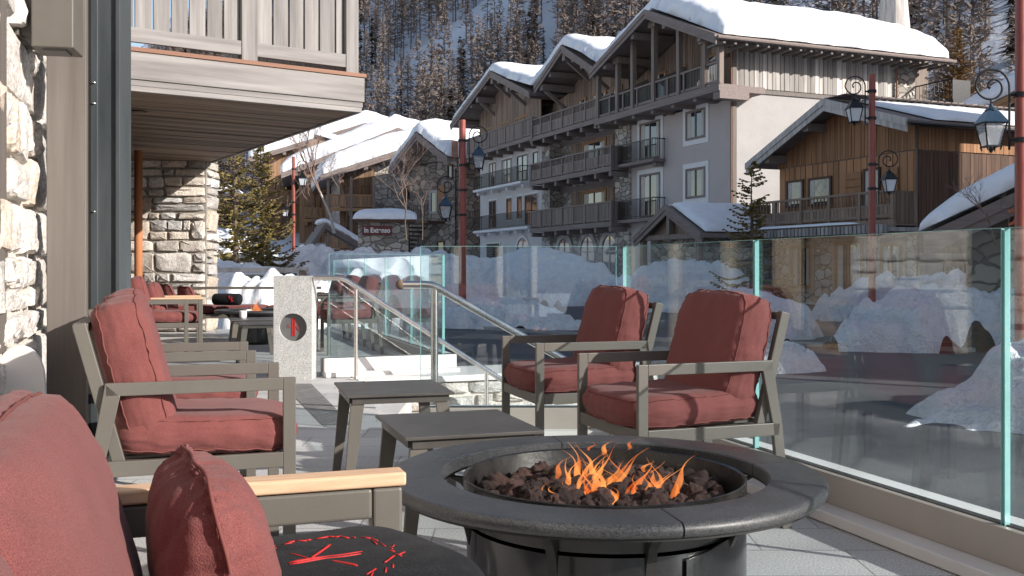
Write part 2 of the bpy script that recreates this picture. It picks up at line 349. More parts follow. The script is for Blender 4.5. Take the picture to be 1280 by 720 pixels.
# ---------------------------------------------------------------- ground / street
def streetz(x, y):
    z = -.95 + .0135 * y
    if y > 75: z += (y - 75) * .10
    return z
def grid(name, xs, ys, fn, mat, smooth=True):
    mb = MB(); nx = len(xs); vs = [(x, y, fn(x, y)) for y in ys for x in xs]
    fs = [(j * nx + i, j * nx + i + 1, (j + 1) * nx + i + 1, (j + 1) * nx + i) for j in range(len(ys) - 1) for i in range(nx - 1)]
    mb.add(vs, fs); return mb.build(name, mat, smooth=smooth)
xs = [-780, -500, -250] + [-150 + 5 * i for i in range(61)] + [250, 500, 780]
ys = [-780, -400, -100, -30, 0] + [4 * i for i in range(1, 32)]
HC = 82.0
def hillu(x, y): return .75 * x + .66 * y
def hillz(x, y):
    u = hillu(x, y) - HC; base = streetz(x, min(y, 118))
    if u <= 0: return base
    zz = base + .86 * u - 9 * (1 - math.exp(-u / 12)) + 9 * fbm(Vector((x / 90, y / 90, 0)), 5) * min(1, u / 60) + 2.2 * fbm(Vector((x / 22, y / 22, 3)), 4) * min(1, u / 30)
    return zz if zz < 190 else 190 + 45 * (1 - math.exp(-(zz - 190) / 45))
tag(grid('ground', xs, ys, lambda x, y: streetz(x, y) - .004, 'snow'), kind='structure')
hx = [-260 + 8 * i for i in range(96)]; hy = [60 + 8 * i for i in range(90)]
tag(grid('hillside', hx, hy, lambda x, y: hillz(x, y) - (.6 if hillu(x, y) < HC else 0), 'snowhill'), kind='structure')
rd = MB(); rp = [(-60, 46, 72), (-14, 42, 60), (-6, 20, 50), (-4, 4, 40), (-2, -30, 46)]
# road as a sheet of strips between left and right edges
edge = [(-30, -6, 30), (2, -3.2, 30), (9, -3.0, 30), (13, -3.5, 28), (20, -5.5, 24), (30, -9, 17), (40, -14, 12), (50, -19, 4), (62, -26, -6), (80, -36, -18)]
vs = []; fs = []
for y, xa, xb in edge:
    for k in range(9): x = xa + (xb - xa) * k / 8; vs.append((x, y, streetz(x, y) + .004))
for j in range(len(edge) - 1):
    for k in range(8): fs.append((j * 9 + k, j * 9 + k + 1, (j + 1) * 9 + k + 1, (j + 1) * 9 + k))
rd.add(vs, fs); tag(rd.build('road', 'asphalt'), kind='structure')
k = MB()
for p, q in [((-5.3, 31, 0), (3.0, 23.2, 0)), ((3.0, 23.2, 0), (9.5, 20.5, 0))]:
    p = Vector(p); q = Vector(q); p.z = streetz(p.x, p.y) + .02; q.z = streetz(q.x, q.y) + .02
    k.bar(p, q, .14, .14)
tag(k.build('kerb', 'kerb', bevel=.02), kind='structure')

M['ridge'] = pbr('wooded_ridge', (.10, .085, .075), (.42, .43, .46), .02, .95, st=(1, 1, .4))
mb = MB(); vs = []; fs = []; NA = 120
for j, (rr_, hh_) in enumerate(((140, -2), (230, 22), (340, 62), (480, 92), (620, 80))):
    for i in range(NA + 1):
        a = R(-205 + 240 * i / NA); x, y = rr_ * math.cos(a), rr_ * math.sin(a)
        fade = min(1, min(i, NA - i) / 14)
        vs.append((x, y, -2 + (hh_ + 2) * fade * (.8 + .35 * fbm(Vector((x / 130, y / 130, 1)), 4)) if j else -3))
for j in range(4):
    for i in range(NA): fs.append((j * (NA + 1) + i, (j + 1) * (NA + 1) + i, (j + 1) * (NA + 1) + i + 1, j * (NA + 1) + i + 1))
mb.add(vs, fs); tag(mb.build('offscreen_ridge', 'ridge', smooth=True), kind='structure')  # unseen ridge added outside the view to block the bright horizon
# ---------------------------------------------------------------- terrace
c1 = Vector((1.673, 3.39, 0)) - d_ * 1.53 * 4; c2 = Vector((.705, 6.29, 0)); c3 = Vector((-.55, 6.25, 0)); c4 = Vector((-1.45, 9.45, 0))
c5 = Vector((-1.78, 9.68, 0)); c6 = Vector((-.69, 10.12, 0)); c7 = c6 + d_ * 7.3
o_ = r_ * .12
poly = [Vector((-4.2, -3.5, 0)), c1 + o_, c2 + Vector((.12, .1, 0)), c3 + Vector((-.25, .1, 0)), Vector((-1.40, 9.47, 0)), Vector((-.2, 9.94, 0)), c6 + o_ * 2.2, c7 + o_ * 2, Vector((-9, 17.3, 0)), Vector((-7.6, 8, 0))]
mb = MB(); n = len(poly)
vs = [(p.x, p.y, 0) for p in poly] + [(p.x, p.y, -1.4) for p in poly]
mb.add(vs, [tuple(range(n))]); mb.add(vs, [(i + n, (i + 1) % n + n, (i + 1) % n, i) for i in range(n)])
tag(mb.build('terrace_floor', 'floor'), kind='structure')
mb = MB(); q = [onz(352, 480), onz(403, 531.7), onz(440, 531.7), onz(389, 480)]
mb.add([(p.x, p.y, .004) for p in q], [(0, 1, 2, 3)]); tag(mb.build('dark_paving_strip', 'drain'), kind='structure')
mb = MB()
for i in range(6):
    mb.box(-1.3 + .34 * i, -1.3 + .34 * (i + 1) + .02, 6.4, 9.36, -1.2, -.155 * (i + 1) + .0)
tag(mb.build('stairs', 'floor', bevel=.006), kind='structure')

# glass fence -----------------------------------------------------
def sect(root, p, q, seams_at_q=True, edge_q=True):
    p = Vector(p); q = Vector(q)
    dd = (q - p).normalized(); nn = Vector((dd.y, -dd.x, 0))
    g = .006
    a = p + dd * g; b = q - dd * g; t = .0105
    mb = MB(); z0 = .165; z1 = 1.185
    v = [a - nn * t, b - nn * t, b + nn * t, a + nn * t]
    mb.add([(x.x, x.y, z) for z in (z0, z1) for x in v], [(0, 1, 5, 4), (2, 3, 7, 6)])
    mb.build('glass_panel', 'glass', root)
    eb = MB(); w_ = .003
    for c, s_ in ((a, 1), (b, -1)):
        e = c + dd * s_ * w_
        vv = [c - nn * (t + .001), e - nn * (t + .001), e + nn * (t + .001), c + nn * (t + .001)]
        eb.add([(x.x, x.y, z) for z in (z0, z1) for x in vv], [(0, 1, 2, 3), (7, 6, 5, 4), (0, 4, 5, 1), (1, 5, 6, 2), (2, 6, 7, 3), (3, 7, 4, 0)])
    vv = [a - nn * t * .9, b - nn * t * .9, b + nn * t * .9, a + nn * t * .9]
    eb.add([(x.x, x.y, z) for z in (z1, z1 + .002) for x in vv], [(0, 3, 2, 1), (4, 5, 6, 7), (0, 1, 5, 4), (2, 3, 7, 6)])
    eb.build('polished_edge', 'glassedge', root)
def fbase(root, p, q, inner, mat='taupeclad'):
    """boxed base with a low plinth on the inner side (inner = unit vector to the terrace)"""
    p = Vector(p); q = Vector(q); dd = (q - p).normalized(); nn = inner
    def bx(i0, i1, z0, z1, mb):
        v = [p + nn * i0, q + nn * i0, q + nn * i1, p + nn * i1]
        mb.add([(x.x, x.y, z) for z in (z0, z1) for x in v], [(0, 3, 2, 1), (4, 5, 6, 7), (0, 1, 5, 4), (1, 2, 6, 5), (2, 3, 7, 6), (3, 0, 4, 7)])
    m1 = MB(); bx(.017, .05, .05, .178, m1); fixn(m1.build('inner_cladding', mat, root, bevel=.003))
    m2 = MB(); bx(-.12, -.017, .0, .176, m2); fixn(m2.build('outer_cladding', 'whitemetal', root, bevel=.003))
    m3 = MB(); bx(-.017, .017, .05, .182, m3); fixn(m3.build('gasket', 'gasket', root))
    m4 = MB(); bx(-.017, .155, .004, .05, m4); fixn(m4.build('plinth', 'whitemetal', root, bevel=.004))
f1 = thing('glass_fence', (0, 0, 0), 0, 'clear glass fence with taupe base right of the round fire table', 'fence', 'glass fences of the terrace')
S0 = Vector((1.673, 3.39, 0))
for i in range(-4, 2): sect(f1, S0 + d_ * 1.53 * i, S0 + d_ * 1.53 * (i + 1) if i < 1 else Vector((.705, 6.29, 0)))
fbase(f1, S0 - d_ * 6.12, Vector((.705, 6.29, 0)), -r_)
f2 = thing('glass_fence', (0, 0, 0), 0, 'short frontal glass fence closing the near side of the stairs behind the red armchairs', 'fence', 'glass fences of the terrace')
sect(f2, (-.58, 6.27, 0), (.66, 6.27, 0)); fbase(f2, (-.58, 6.27, 0), (.655, 6.27, 0), Vector((0, -1, 0)))
f3 = thing('glass_fence', (0, 0, 0), 0, 'farther glass fence with white base across the stairs beyond the steel handrails', 'fence', 'glass fences of the terrace')
sect(f3, c5, c6 - r_ * .01)
d3 = (c6 - c5).normalized()
for i in range(5): sect(f3, c6 + d_ * 1.45 * i, c6 + d_ * 1.45 * (i + 1))
fbase(f3, c5 - d3 * .05, c6 + d3 * .12, Vector((d3.y, -d3.x, 0)), 'whitemetal'); fbase(f3, c6, c7, -r_)

# handrails -------------------------------------------------------
def handrail(name, label, y, x0, xb, slope, L, posts, r=.024, ball=True):
    root = thing(name, (xb, y, 0), 0, label, 'handrail', 'steel handrails of the stairs')
    z = .935 if ball else .955
    pts = [(x0 - xb, 0, z), (-.06, 0, z), (-.02, 0, z - .004), (.02, 0, z - .02), (L, 0, z - slope * L)]
    smoothang(MB().tube(pts, r, 16).build('rail', 'steel', root), 50)
    for px_, zb in posts:
        zt = z - max(0, px_) * slope
        smoothang(MB().tube([(px_, 0, zb), (px_, 0, zt)], r * (.95 if ball else .8), 16).build('post', 'steel', root), 50)
        smoothang(MB().lathe([(0, zb), (.05, zb), (.05, zb + .008), (.03, zb + .012)], 20, c=(px_, 0, 0)).build('foot_flange', 'steel', root), 40)
    if ball:
        m = MB(); m.lathe([(.0, -.034), (.018, -.03), (.031, -.015), (.034, 0), (.031, .015), (.018, .03), (0, .034)], 20, c=(x0 - xb, 0, z)); smoothang(m.build('end_ball', 'bark', root), 80)
handrail('stair_handrail', 'nearer brushed steel stair handrail with a dark ball end', 6.9, -.77, -.535, .575, 2.0, [(0, .0), (1.5, -.75)], .027)
handrail('stair_handrail', 'farther thinner steel handrail running from the granite pillar down the stairs', 9.42, -1.87, -1.58, .645, 2.1, [(.11, .0), (1.34, -.75)], .024, False)

# stone walls -----------------------------------------------------
def rubble(root, w, h, name='stonework', mat='stone', mortar='lmortar', hmin=.05, hmax=.17, wmin=.09, wmax=.42, depth=.035, seed=1, jit=.010, x0=0, z0=0, dark=.75, gap=.011, warm=.05, both=None):
    """stones set in mortar: local x along the wall, z up, face at y=0 looking to -y"""
    rs = random.Random(seed); st = MB(); z = z0; H1 = z0 + h
    cells = []
    while z < H1 - .02:
        rh = rs.uniform(hmin, hmax) if rs.random() < .8 else hmax * 1.25
        if z + rh > H1 - hmin * .7: rh = H1 - z
        x = x0
        while x < x0 + w - .01:
            rw = rs.uniform(wmin, wmax) * (.7 + rh / hmax * .6)
            if x + rw > x0 + w - wmin: rw = x0 + w - x
            if rh > hmax * .7 and rs.random() < .45:
                c = rs.uniform(.35, .65); k = rs.uniform(.3, .7)
                cells += [(x, x + rw, z, z + rh * c)]
                if rw > wmin * 2: cells += [(x, x + rw * k, z + rh * c, z + rh), (x + rw * k, x + rw, z + rh * c, z + rh)]
                else: cells += [(x, x + rw, z + rh * c, z + rh)]
            else: cells.append((x, x + rw, z, z + rh))
            x += rw
        z += rh
    for (xa, xb, za, zb) in cells:
        g = gap * rs.uniform(.5, 1.6); cx = (xa + xb) / 2; cz = (za + zb) / 2; hw = (xb - xa) / 2 - g * .6; hh = (zb - za) / 2 - g * .6
        if hw < .01 or hh < .01: continue
        t = rs.uniform(dark, 1.15); wr = rs.uniform(-warm, warm); tint = (t * (1 + wr), t, t * (1 - wr * 1.3))
        if rs.random() < .08: tint = (t * 1.0, t * .9, t * .8)
        N_ = 16; ring = []
        pw = rs.uniform(.16, .36)
        for i in range(N_):
            a = 2 * math.pi * (i + .5) / N_; ca, sa = math.cos(a), math.sin(a)
            e = pw
            rx = math.copysign(abs(ca) ** e, ca); rz_ = math.copysign(abs(sa) ** e, sa)
            j = 1 + rs.uniform(-.14, .045)
            ring.append((rx * j, rz_ * j))
        dp = depth * rs.uniform(.5, 1.2); tl = rs.uniform(-.8, .8); tl2 = rs.uniform(-.6, .6)
        vs = []
        for sc, y in ((1.0, .012), (.99, -dp * .45), (.90, -dp * .85), (.55, -dp), (.0, -dp * 1.03)):
            for (a, b) in ring:
                vs.append((cx + a * hw * sc, y - (0 if y > 0 else dp * (a * tl + b * tl2) * .5) + (rs.uniform(-1, 1) * dp * .24 if y < 0 and sc > 0 else 0), cz + b * hh * sc))
                if sc == 0: break
        fs = []
        for k_ in range(3):
            for i in range(N_): j = (i + 1) % N_; fs.append((k_ * N_ + i, k_ * N_ + j, (k_ + 1) * N_ + j, (k_ + 1) * N_ + i))
        c = 4 * N_
        for i in range(N_): fs.append((3 * N_ + i, 3 * N_ + (i + 1) % N_, c))
        st.add(vs, fs, tint)
    o = st.build(name, mat, root); smoothang(o, 38)
    return o
# left house wall (our own building), local x runs along the wall away from the camera
def wallroot(name, p, ang, label, cat='wall'):
    return thing(name, p, ang, label, cat)
WX = Vector((-1.72, 3.4, 0)) - r_ * .13
wang = math.atan2(d_.y, d_.x)        # local x = d_, local y = -r_ ; face looks to -y = +r_
lw = wallroot('stone_wall', WX, wang, 'sunlit pale rubble stone wall of the house beside the left armchairs')
rubble(lw, 5.2, 3.6, x0=-1.2, z0=0, hmin=.10, hmax=.36, wmin=.14, wmax=.42, depth=.034, seed=7, gap=.014, dark=1.0, warm=.012)
m = MB(); m.box(-7.0, 4.0, .012, .3, 0, 5.6); m.build('mortar_backing', 'lmortar', lw)
m = MB(); m.box(4.0, 13.6, .45, .6, 0, 5.6); m.build('recessed_wall', 'soffit', lw)
for i, x in enumerate([-6.6, -5.0, -3.4]):
    fr = MB(); fr.box(x, x + 1.2, -.03, .02, .05, .12); fr.box(x, x + 1.2, -.03, .02, 2.1, 2.2); fr.box(x, x + .08, -.03, .02, .12, 2.1); fr.box(x + 1.12, x + 1.2, -.03, .02, .12, 2.1)
    wn = fr.build('window', 'larch_z', lw); MB().box(x + .08, x + 1.12, -.005, .005, .12, 2.1).build('pane', 'pane', wn)
# facade beyond the steel column: glazed bays between beige timber posts
fc = thing('glazed_front', WX + d_ * 4.75, wang, 'glazed timber front of the house beyond the steel column', 'shop front')
for i in range(6):
    x = .35 + 1.35 * i
    MB().box(x, x + .16, -.05, .2, 0, 3.2).build('timber_post', 'larchpale_z', fc, bevel=.004)
    if i < 5:
        fr = MB(); fr.box(x + .16, x + 1.35, .0, .12, 1.9, 2.08); fr.box(x + .16, x + 1.35, .0, .12, .0, .12); fr.box(x + .16, x + .23, .02, .1, .12, 1.9); fr.box(x + 1.28, x + 1.35, .02, .1, .12, 1.9)
        wn = fr.build('window', 'larch_z', fc)
        MB().box(x + .23, x + 1.28, .05, .062, .12, 1.9).build('pane', 'pane', wn)
        MB().box(x + .16, x + 1.35, .05, .062, 2.08, 3.2).build('upper_pane', 'pane', wn)
MB().box(.2, 7.4, -.06, .25, 3.2, 3.5).build('lintel', 'gwood_x', fc, bevel=.005)
# brown timber post with wall lamp in front of stone
wp = thing('timber_post', (-2.165, 4.95, 0), TH, 'wide brown grained timber post against the stone wall under the square lamp', 'post')
MB().box(-.125, .055, -.02, .1, 0, 5.2).build('post_shaft', 'larch_z', wp, bevel=.004)
wp2 = thing('timber_post', (-2.02, 3.86, 0), TH, 'narrow brown timber post at the left edge of the stone wall', 'post')
MB().box(-.2, .035, -.02, .2, 0, 5.2).build('post_shaft', 'larch_z', wp2, bevel=.004)
L0 = at(72, 30, 4.55)
lp = thing('wall_lamp', L0, TH - .12, 'square taupe metal lamp fixed high on the brown timber post', 'lamp')
MB().box(-.088, .088, -.10, .11, -.127, .16).build('lamp_body', 'taupe', lp, bevel=.006)
MB().box(-.05, .05, -.06, .06, -.135, -.126).build('lens_slot', 'darkmetal', lp)
MB().box(-.15, -.089, -.03, .06, -.06, .10).build('arm', 'taupe', lp, bevel=.003)
MB().box(-.165, -.15, -.06, .34, -.07, .11).build('mounting_plate', 'taupe', lp, bevel=.003)
# round topped pale grey panel at the wall base
gp = MB(); pr = [(-.09, 0)] + [(-.09 * math.cos(t * math.pi / 14), .62 + .13 * math.sin(t * math.pi / 14)) for t in range(15)] + [(.09, 0)]
gp.prism(pr, (-.012, .012)); g = fixn(gp.build('leaning_panel', 'whitemetal', bevel=.003)); p = at(37, 560, 3.9)
g.location = (p.x, p.y, .0); g.rotation_euler = (R(-3), R(-4), TH * .4); tag(g, 'pale grey round topped panel leaning at the foot of the stone wall', 'panel')
# steel column (I section)
sc = thing('steel_column', (-2.125, 5.3, 0), R(6), 'dark grey steel column with bolts standing left of the armchairs', 'column')
m = MB(); m.box(-.1, -.065, -.015, .20, 0, 5.4); m.box(-.066, .028, .05, .07, 0, 5.4); m.box(.028, .050, -.02, .2, 0, 5.4); m.box(-.066, .028, .0, .02, 0, 5.4); m.build('shaft', 'pillar', sc, bevel=.002)
m = MB(); m.box(.052, .10, .0, .16, 0, 5.4); m.build('side_channel', 'pillar', sc, bevel=.004)
for z in (1.35, 1.92, 2.03, 2.9, 3.0):
    MB().lathe([(0, -.006), (.010, -.004), (.010, 0)], 10).build('bolt', 'steel', sc).location = (-.082, -.017, z)
    sc.children[-1].rotation_euler = (R(90), 0, 0)
m = MB(); m.box(-.115, -.1, -.016, .2, 0, 5.4); m.build('edge_strip', 'gasket', sc)
# far wing wall
wwx = Vector((-7.45, 16.35, 0)); ww = wallroot('stone_wall', wwx, R(2), 'coursed rubble stone wing wall at the far end of the terrace under the balcony')
rubble(ww, 2.42, 3.55, z0=0, hmin=.08, hmax=.27, wmin=.18, wmax=.62, depth=.05, seed=21, gap=.018, dark=.62, warm=.06)
MB().box(0, 2.42, .012, .7, 0, 3.55).build('mortar_backing', 'mortar', ww)
ws = bpy.data.objects.new('return_face', None); col.objects.link(ws); ws.parent = ww; ws.location = (2.42, .0, 0); ws.rotation_euler = (0, 0, R(90))
o = rubble(None, .68, 3.55, z0=0, hmin=.12, hmax=.3, wmin=.3, wmax=.6, depth=.05, seed=5, gap=.016, dark=.7); o.name = 'quoin_stonework'; o.parent = ww; o.location = (2.42, .012, 0); o.rotation_euler = (0, 0, R(90)); bpy.data.objects.remove(ws)
cp = thing('corner_post', at(173, 350, 14.5) * 1, 0, 'orange brown timber corner post beside the far stone wall', 'post'); cp.location.z = 0
MB().tube([(0, 0, 0), (0, 0, 2.75)], .058, 12).build('post_shaft', 'orange_z', cp, smooth=True)
# stair side wall (below the white base)
sw = wallroot('stair_wall', Vector((-1.45, 9.37, -1.25)), math.atan2(.36, .93), 'pale rubble stone retaining wall along the far side of the stairs')
rubble(sw, 3.2, 1.2, hmin=.09, hmax=.26, wmin=.18, wmax=.42, depth=.03, seed=11, gap=.016, dark=.85)
MB().box(0, 3.2, .01, .35, 0, 1.2).build('mortar_backing', 'lmortar', sw)
MB().box(-.0, 3.25, -.05, .8, 1.202, 1.262).build('coping', 'whitemetal', sw, bevel=.005)

# granite pillar with the round plaque
gpx = (340 - 640) / F * 9.4
pl = thing('granite_pillar', ((366 - 640) / F * 9.4, 9.4, 0), R(0), 'speckled grey granite pillar with a round dark plaque bearing a red K emblem', 'pillar')
# front plate with a round recess
hw = .178; zt = .975; zc = .492; rr = .131; NN = 48; m = MB(); ring = [(rr * math.cos(2 * math.pi * i / NN), zc + rr * math.sin(2 * math.pi * i / NN)) for i in range(NN)]
ring = [(x + .0, z) for x, z in ring]
out = []
for i in range(NN):
    a = 2 * math.pi * i / NN; ca, sa = math.cos(a), math.sin(a); tx = hw / abs(ca) if abs(ca) > 1e-6 else 1e9
    tz = ((zt - zc) if sa > 0 else zc) / abs(sa) if abs(sa) > 1e-6 else 1e9; t = min(tx, tz); out.append((ca * t, zc + sa * t))
for cx_, cz_ in ((hw, zt), (-hw, zt), (-hw, 0), (hw, 0)):
    k_ = min(range(NN), key=lambda i: (out[i][0] - cx_) ** 2 + (out[i][1] - cz_) ** 2); out[k_] = (cx_, cz_)
vs = [(x, 0, z) for x, z in out] + [(x, 0, z) for x, z in ring] + [(x, .045, z) for x, z in ring] + [(x, .24, z) for x, z in out]
fs = []
for i in range(NN):
    j = (i + 1) % NN; fs += [(i, j, NN + j, NN + i), (NN + i, NN + j, 2 * NN + j, 2 * NN + i), (j, i, 3 * NN + i, 3 * NN + j)]
fs.append(tuple(3 * NN + i for i in range(NN))[::-1]); m.add(vs, fs); fixn(m.build('pillar_block', 'granite', pl))
MB().box(-hw - .004, -hw - .001, .0, .24, .0, zt).build('shaded_side_skin', 'taupeclad', pl)  # thin darker skin paints the shade on the pillar's left face
m = MB(); m.add([(0, .044, zc)] + [(x, .044, z) for x, z in ring], [(0, i + 1, (i + 1) % NN + 1) for i in range(NN)][::1]); fixn(m.build('plaque', 'darkmetal', pl))
m = MB()
for x in (-.012, .010): m.box(x - .0045, x + .0045, .038, .044, zc - .085, zc + .085)
m.bar((.018, .040, zc + .005), (.068, .040, zc - .047), .004, .005, up=(0, 1, 0)); m.bar((-.06, .040, zc - .0), (-.018, .040, zc + .004), .003, .004, up=(0, 1, 0))
def loopc(mb, cx, cz, r, y, t=.0014):
    mb.tube([(cx + r * math.cos(a), y, cz + r * math.sin(a)) for a in [2 * math.pi * i / 14 for i in range(13)]], t, 5)
loopc(m, .058, zc + .035, .018, .040); loopc(m, .048, zc + .01, .012, .040); loopc(m, -.05, zc + .018, .010, .04)
fixn(m.build('emblem', 'redthread', pl))

# ---------------------------------------------------------------- balcony of the house above
th = math.atan2(.556, .831)
PA = Vector((-1.67, 11.2, 0))                     # corner of the fascia
bl = thing('balcony', PA, th, 'large grey stained timber balcony with plank railing overhanging the terrace', 'balcony')
# local x: -len..0 along the fascia, local y back
BL = 5.4; z0 = 2.79
ux, uy = math.cos(th), math.sin(th)
def toloc(p): q = Vector(p) - PA; return (q.x * ux + q.y * uy, -q.x * uy + q.y * ux)
cB = toloc((-4.98, 16.6, 0)); 
m = MB(); m.box(-BL, 0, 0, .07, z0 + .055, z0 + .115, tint=.95); m.box(-BL, .012, -.018, .065, z0 + .117, z0 + .385); m.build('fascia', 'gwood_x', bl, bevel=.003)
m = MB(); m.box(-BL, -.015, -.004, .06, z0 - .0, z0 + .052, tint=1.05); m.build('lower_trim', 'gwood_x', bl, bevel=.003)
m = MB(); m.box(-BL, .03, -.035, .25, z0 + .388, z0 + .43); m.build('deck_edge', 'deck', bl, bevel=.003)
# side fascia running to the wing wall
sB = MB(); sB.bar((-.03, .07, z0 + .21), (cB[0], cB[1], z0 + .21), .05, .42, tint=.9); sB.build('side_fascia', 'gwood_x', bl, bevel=.003)
# soffit boards parallel to the fascia
m = MB(); y = .06; rs = random.Random(3)
while y < cB[1] + .4:
    wd = .135 if rs.random() < .85 else .09; t_ = (y / cB[1]); xr = cB[0] * t_ - .02
    tn = rs.uniform(.55, 1.2); zz = z0 + .008 + rs.uniform(0, .010)
    m.add([(-BL - 3, y, zz), (xr, y, zz), (xr - .03, y + wd - .008, zz), (-BL - 3, y + wd - .008, zz), (-BL - 3, y, zz + .02), (xr, y, zz + .02), (xr - .03, y + wd - .008, zz + .02), (-BL - 3, y + wd - .008, zz + .02)],
          [(3, 2, 1, 0), (4, 5, 6, 7), (0, 1, 5, 4), (1, 2, 6, 5), (2, 3, 7, 6), (3, 0, 4, 7)], tn)
    y += wd
m.build('soffit', 'soffit', bl)
m = MB(); m.add([(-BL - 3, .07, z0 + .05), (-.03, .07, z0 + .05), (cB[0], cB[1], z0 + .05), (-BL - 3, cB[1], z0 + .05), (-BL - 3, .07, z0 + .38), (-.03, .07, z0 + .38), (cB[0], cB[1], z0 + .38), (-BL - 3, cB[1], z0 + .38)], [(3, 2, 1, 0), (4, 5, 6, 7), (0, 1, 5, 4), (1, 2, 6, 5), (2, 3, 7, 6), (3, 0, 4, 7)]); m.build('floor_slab', 'soffit', bl)
for (dx, dy) in ((-2.1, 1.4), (-2.7, 3.3)):
    MB().lathe([(0, 0), (.10, 0), (.11, .006), (.11, .012)], 24).build('downlight', 'soffit', bl).location = (dx, dy, z0 - .012)
# railing: posts, bottom rail, vertical boards
zb = z0 + .43
for x, wd in ((-.13, .15), (-1.30, .17), (-2.9, .17), (-4.5, .17)):
    MB().box(x - wd / 2, x + wd / 2, -.01, .12, zb - .02, zb + 1.25).build('rail_post', 'gwood_z', bl, bevel=.006)
for a, b in ((-1.215, -.205), (-2.815, -1.385), (-4.415, -2.985)):
    m = MB(); m.box(a, b, .0, .045, zb + .055, zb + .20); m.build('bottom_rail', 'gwood_x', bl, bevel=.004)
    x = a + .01
    while x < b - .05:
        wd = rs.uniform(.15, .175); x1 = min(x + wd, b - .01)
        MB().box(x, x1, .05, .075, zb + .065, zb + 1.25, tint=rs.uniform(.8, 1.1)).build('board', 'gwood_z', bl, bevel=.003)
        x = x1 + .02
m = MB(); m.box(-BL, 0, -.0, .1, zb + 1.26, zb + 1.33); m.build('top_rail', 'gwood_x', bl, bevel=.004)
def sideboards():
    n_ = 30; a = Vector((-.03, .2, 0)); b = Vector((cB[0], cB[1], 0)); dd = (b - a); L_ = dd.length; dd.normalize(); x = 0.15; k = MB()
    while x < L_ - .2:
        p = a + dd * x; q = a + dd * (x + .15); k.bar((p.x, p.y, zb + .65), (q.x, q.y, zb + .65), .025, 1.15, tint=rs.uniform(.8, 1.1)); x += .175
    k.build('side_railing', 'gwood_z', bl)
sideboards()
# house storeys above/behind the balcony so that it hangs from something
up = MB(); up.box(2.5, 13.8, -.0, .3, 3.5, 7.5); up.build('upper_wall', 'gwood_z', lw)

# ---------------------------------------------------------------- cushions / furniture
def cushion(name, a, b, t, parent, mat='red', edge=.42, wr=.005, seed=0, cuts=22, puff=.55, pinch=.03, sag=0, freq=9, tint=1.0, pw=4, cn=8, pipe=True):
    """box cushion: half sizes a (x), b (y), t (z)"""
    bm = bmesh.new(); bmesh.ops.create_cube(bm, size=2); bmesh.ops.subdivide_edges(bm, edges=bm.edges[:], cuts=cuts, use_grid_fill=True)
    def mp_(u, w_, z):
        pf = max(0, (1 - abs(u) ** pw)) * max(0, (1 - abs(w_) ** pw))
        T_ = t * (edge + (1 - edge) * pf ** puff)
        side = max(abs(u), abs(w_))
        cr = (abs(u) * abs(w_)) ** 3
        k = 1 - .055 * (z * z) * side ** 8 - .05 * cr
        if side > 0: k *= side / ((abs(u) ** cn + abs(w_) ** cn) ** (1 / cn))
        X = a * u * k; Y_ = b * w_ * k
        X *= 1 - pinch * (1 - w_ * w_) * abs(u) * (-1 if edge > .3 else 1)
        Y_ *= 1 - pinch * (1 - u * u) * abs(w_) * (-1 if edge > .3 else 1)
        Z = z * T_
        if z > 0 and sag: Z -= sag * math.exp(-(u * u + w_ * w_) * 2.5) * z
        s_ = Vector((u * freq * .5 + seed * 7.1, w_ * freq * .5, z * 1.5 + seed))
        nn = noise.noise(s_) * .6 + noise.noise(s_ * 2.3) * .4
        em = .35 + .65 * side ** 4
        # radial gathers at the seams
        ga = noise.noise(Vector((w_ * freq * 1.9 if abs(u) > abs(w_) else u * freq * 1.9, seed * 3.3, (u if abs(u) > abs(w_) else w_) * .8)))
        d_n = wr * (nn * 1.2 + ga * side ** 3 * 1.3) * em
        nv = Vector((u * abs(u) ** 5, w_ * abs(w_) ** 5, z * 1.2)); nv.normalize()
        return Vector((X, Y_, Z)) + nv * d_n
    for v in bm.verts: v.co = mp_(*v.co)
    me = bpy.data.meshes.new(name); bm.to_mesh(me); bm.free(); me.polygons.foreach_set('use_smooth', [True] * len(me.polygons))
    at_ = me.color_attributes.new('tint', 'FLOAT_COLOR', 'CORNER'); at_.data.foreach_set('color', [tint, tint, tint, 1.0] * len(me.loops))
    me.materials.append(M[mat]); o = bpy.data.objects.new(name, me); col.objects.link(o)
    if parent: o.parent = parent
    if pipe:
        mb_ = MB()
        for zz in (-.93, .93):
            pts = []
            for i in range(97):
                q_ = 8 * i / 96; k = int(q_) % 8; tt = q_ - int(q_)
                P8 = [(1, 0), (1, 1), (0, 1), (-1, 1), (-1, 0), (-1, -1), (0, -1), (1, -1), (1, 0)]; A_, B_ = P8[k], P8[k + 1]
                u, w_ = A_[0] + (B_[0] - A_[0]) * tt, A_[1] + (B_[1] - A_[1]) * tt; p = mp_(u, w_, zz); n2 = Vector((u, w_, 0)).normalized(); pts.append(p + n2 * .0012 + Vector((0, 0, zz * .002)))
            mb_.tube(pts, .0026, 5, caps=False)
        mb_.build('piping', 'redpipe', o, smooth=True)
    return o
def piping(parent, a, b, zoff, r=.0035, mat='redpipe', n=60, e=.25, shrink=.965):
    pts = []
    for i in range(n + 1):
        t = 2 * math.pi * i / n; c, s_ = math.cos(t), math.sin(t)
        pts.append((a * shrink * math.copysign(abs(c) ** e, c), b * shrink * math.copysign(abs(s_) ** e, s_), zoff))
    o = MB().tube(pts, r, 6, caps=False).build('piping', mat, parent, smooth=True); return o

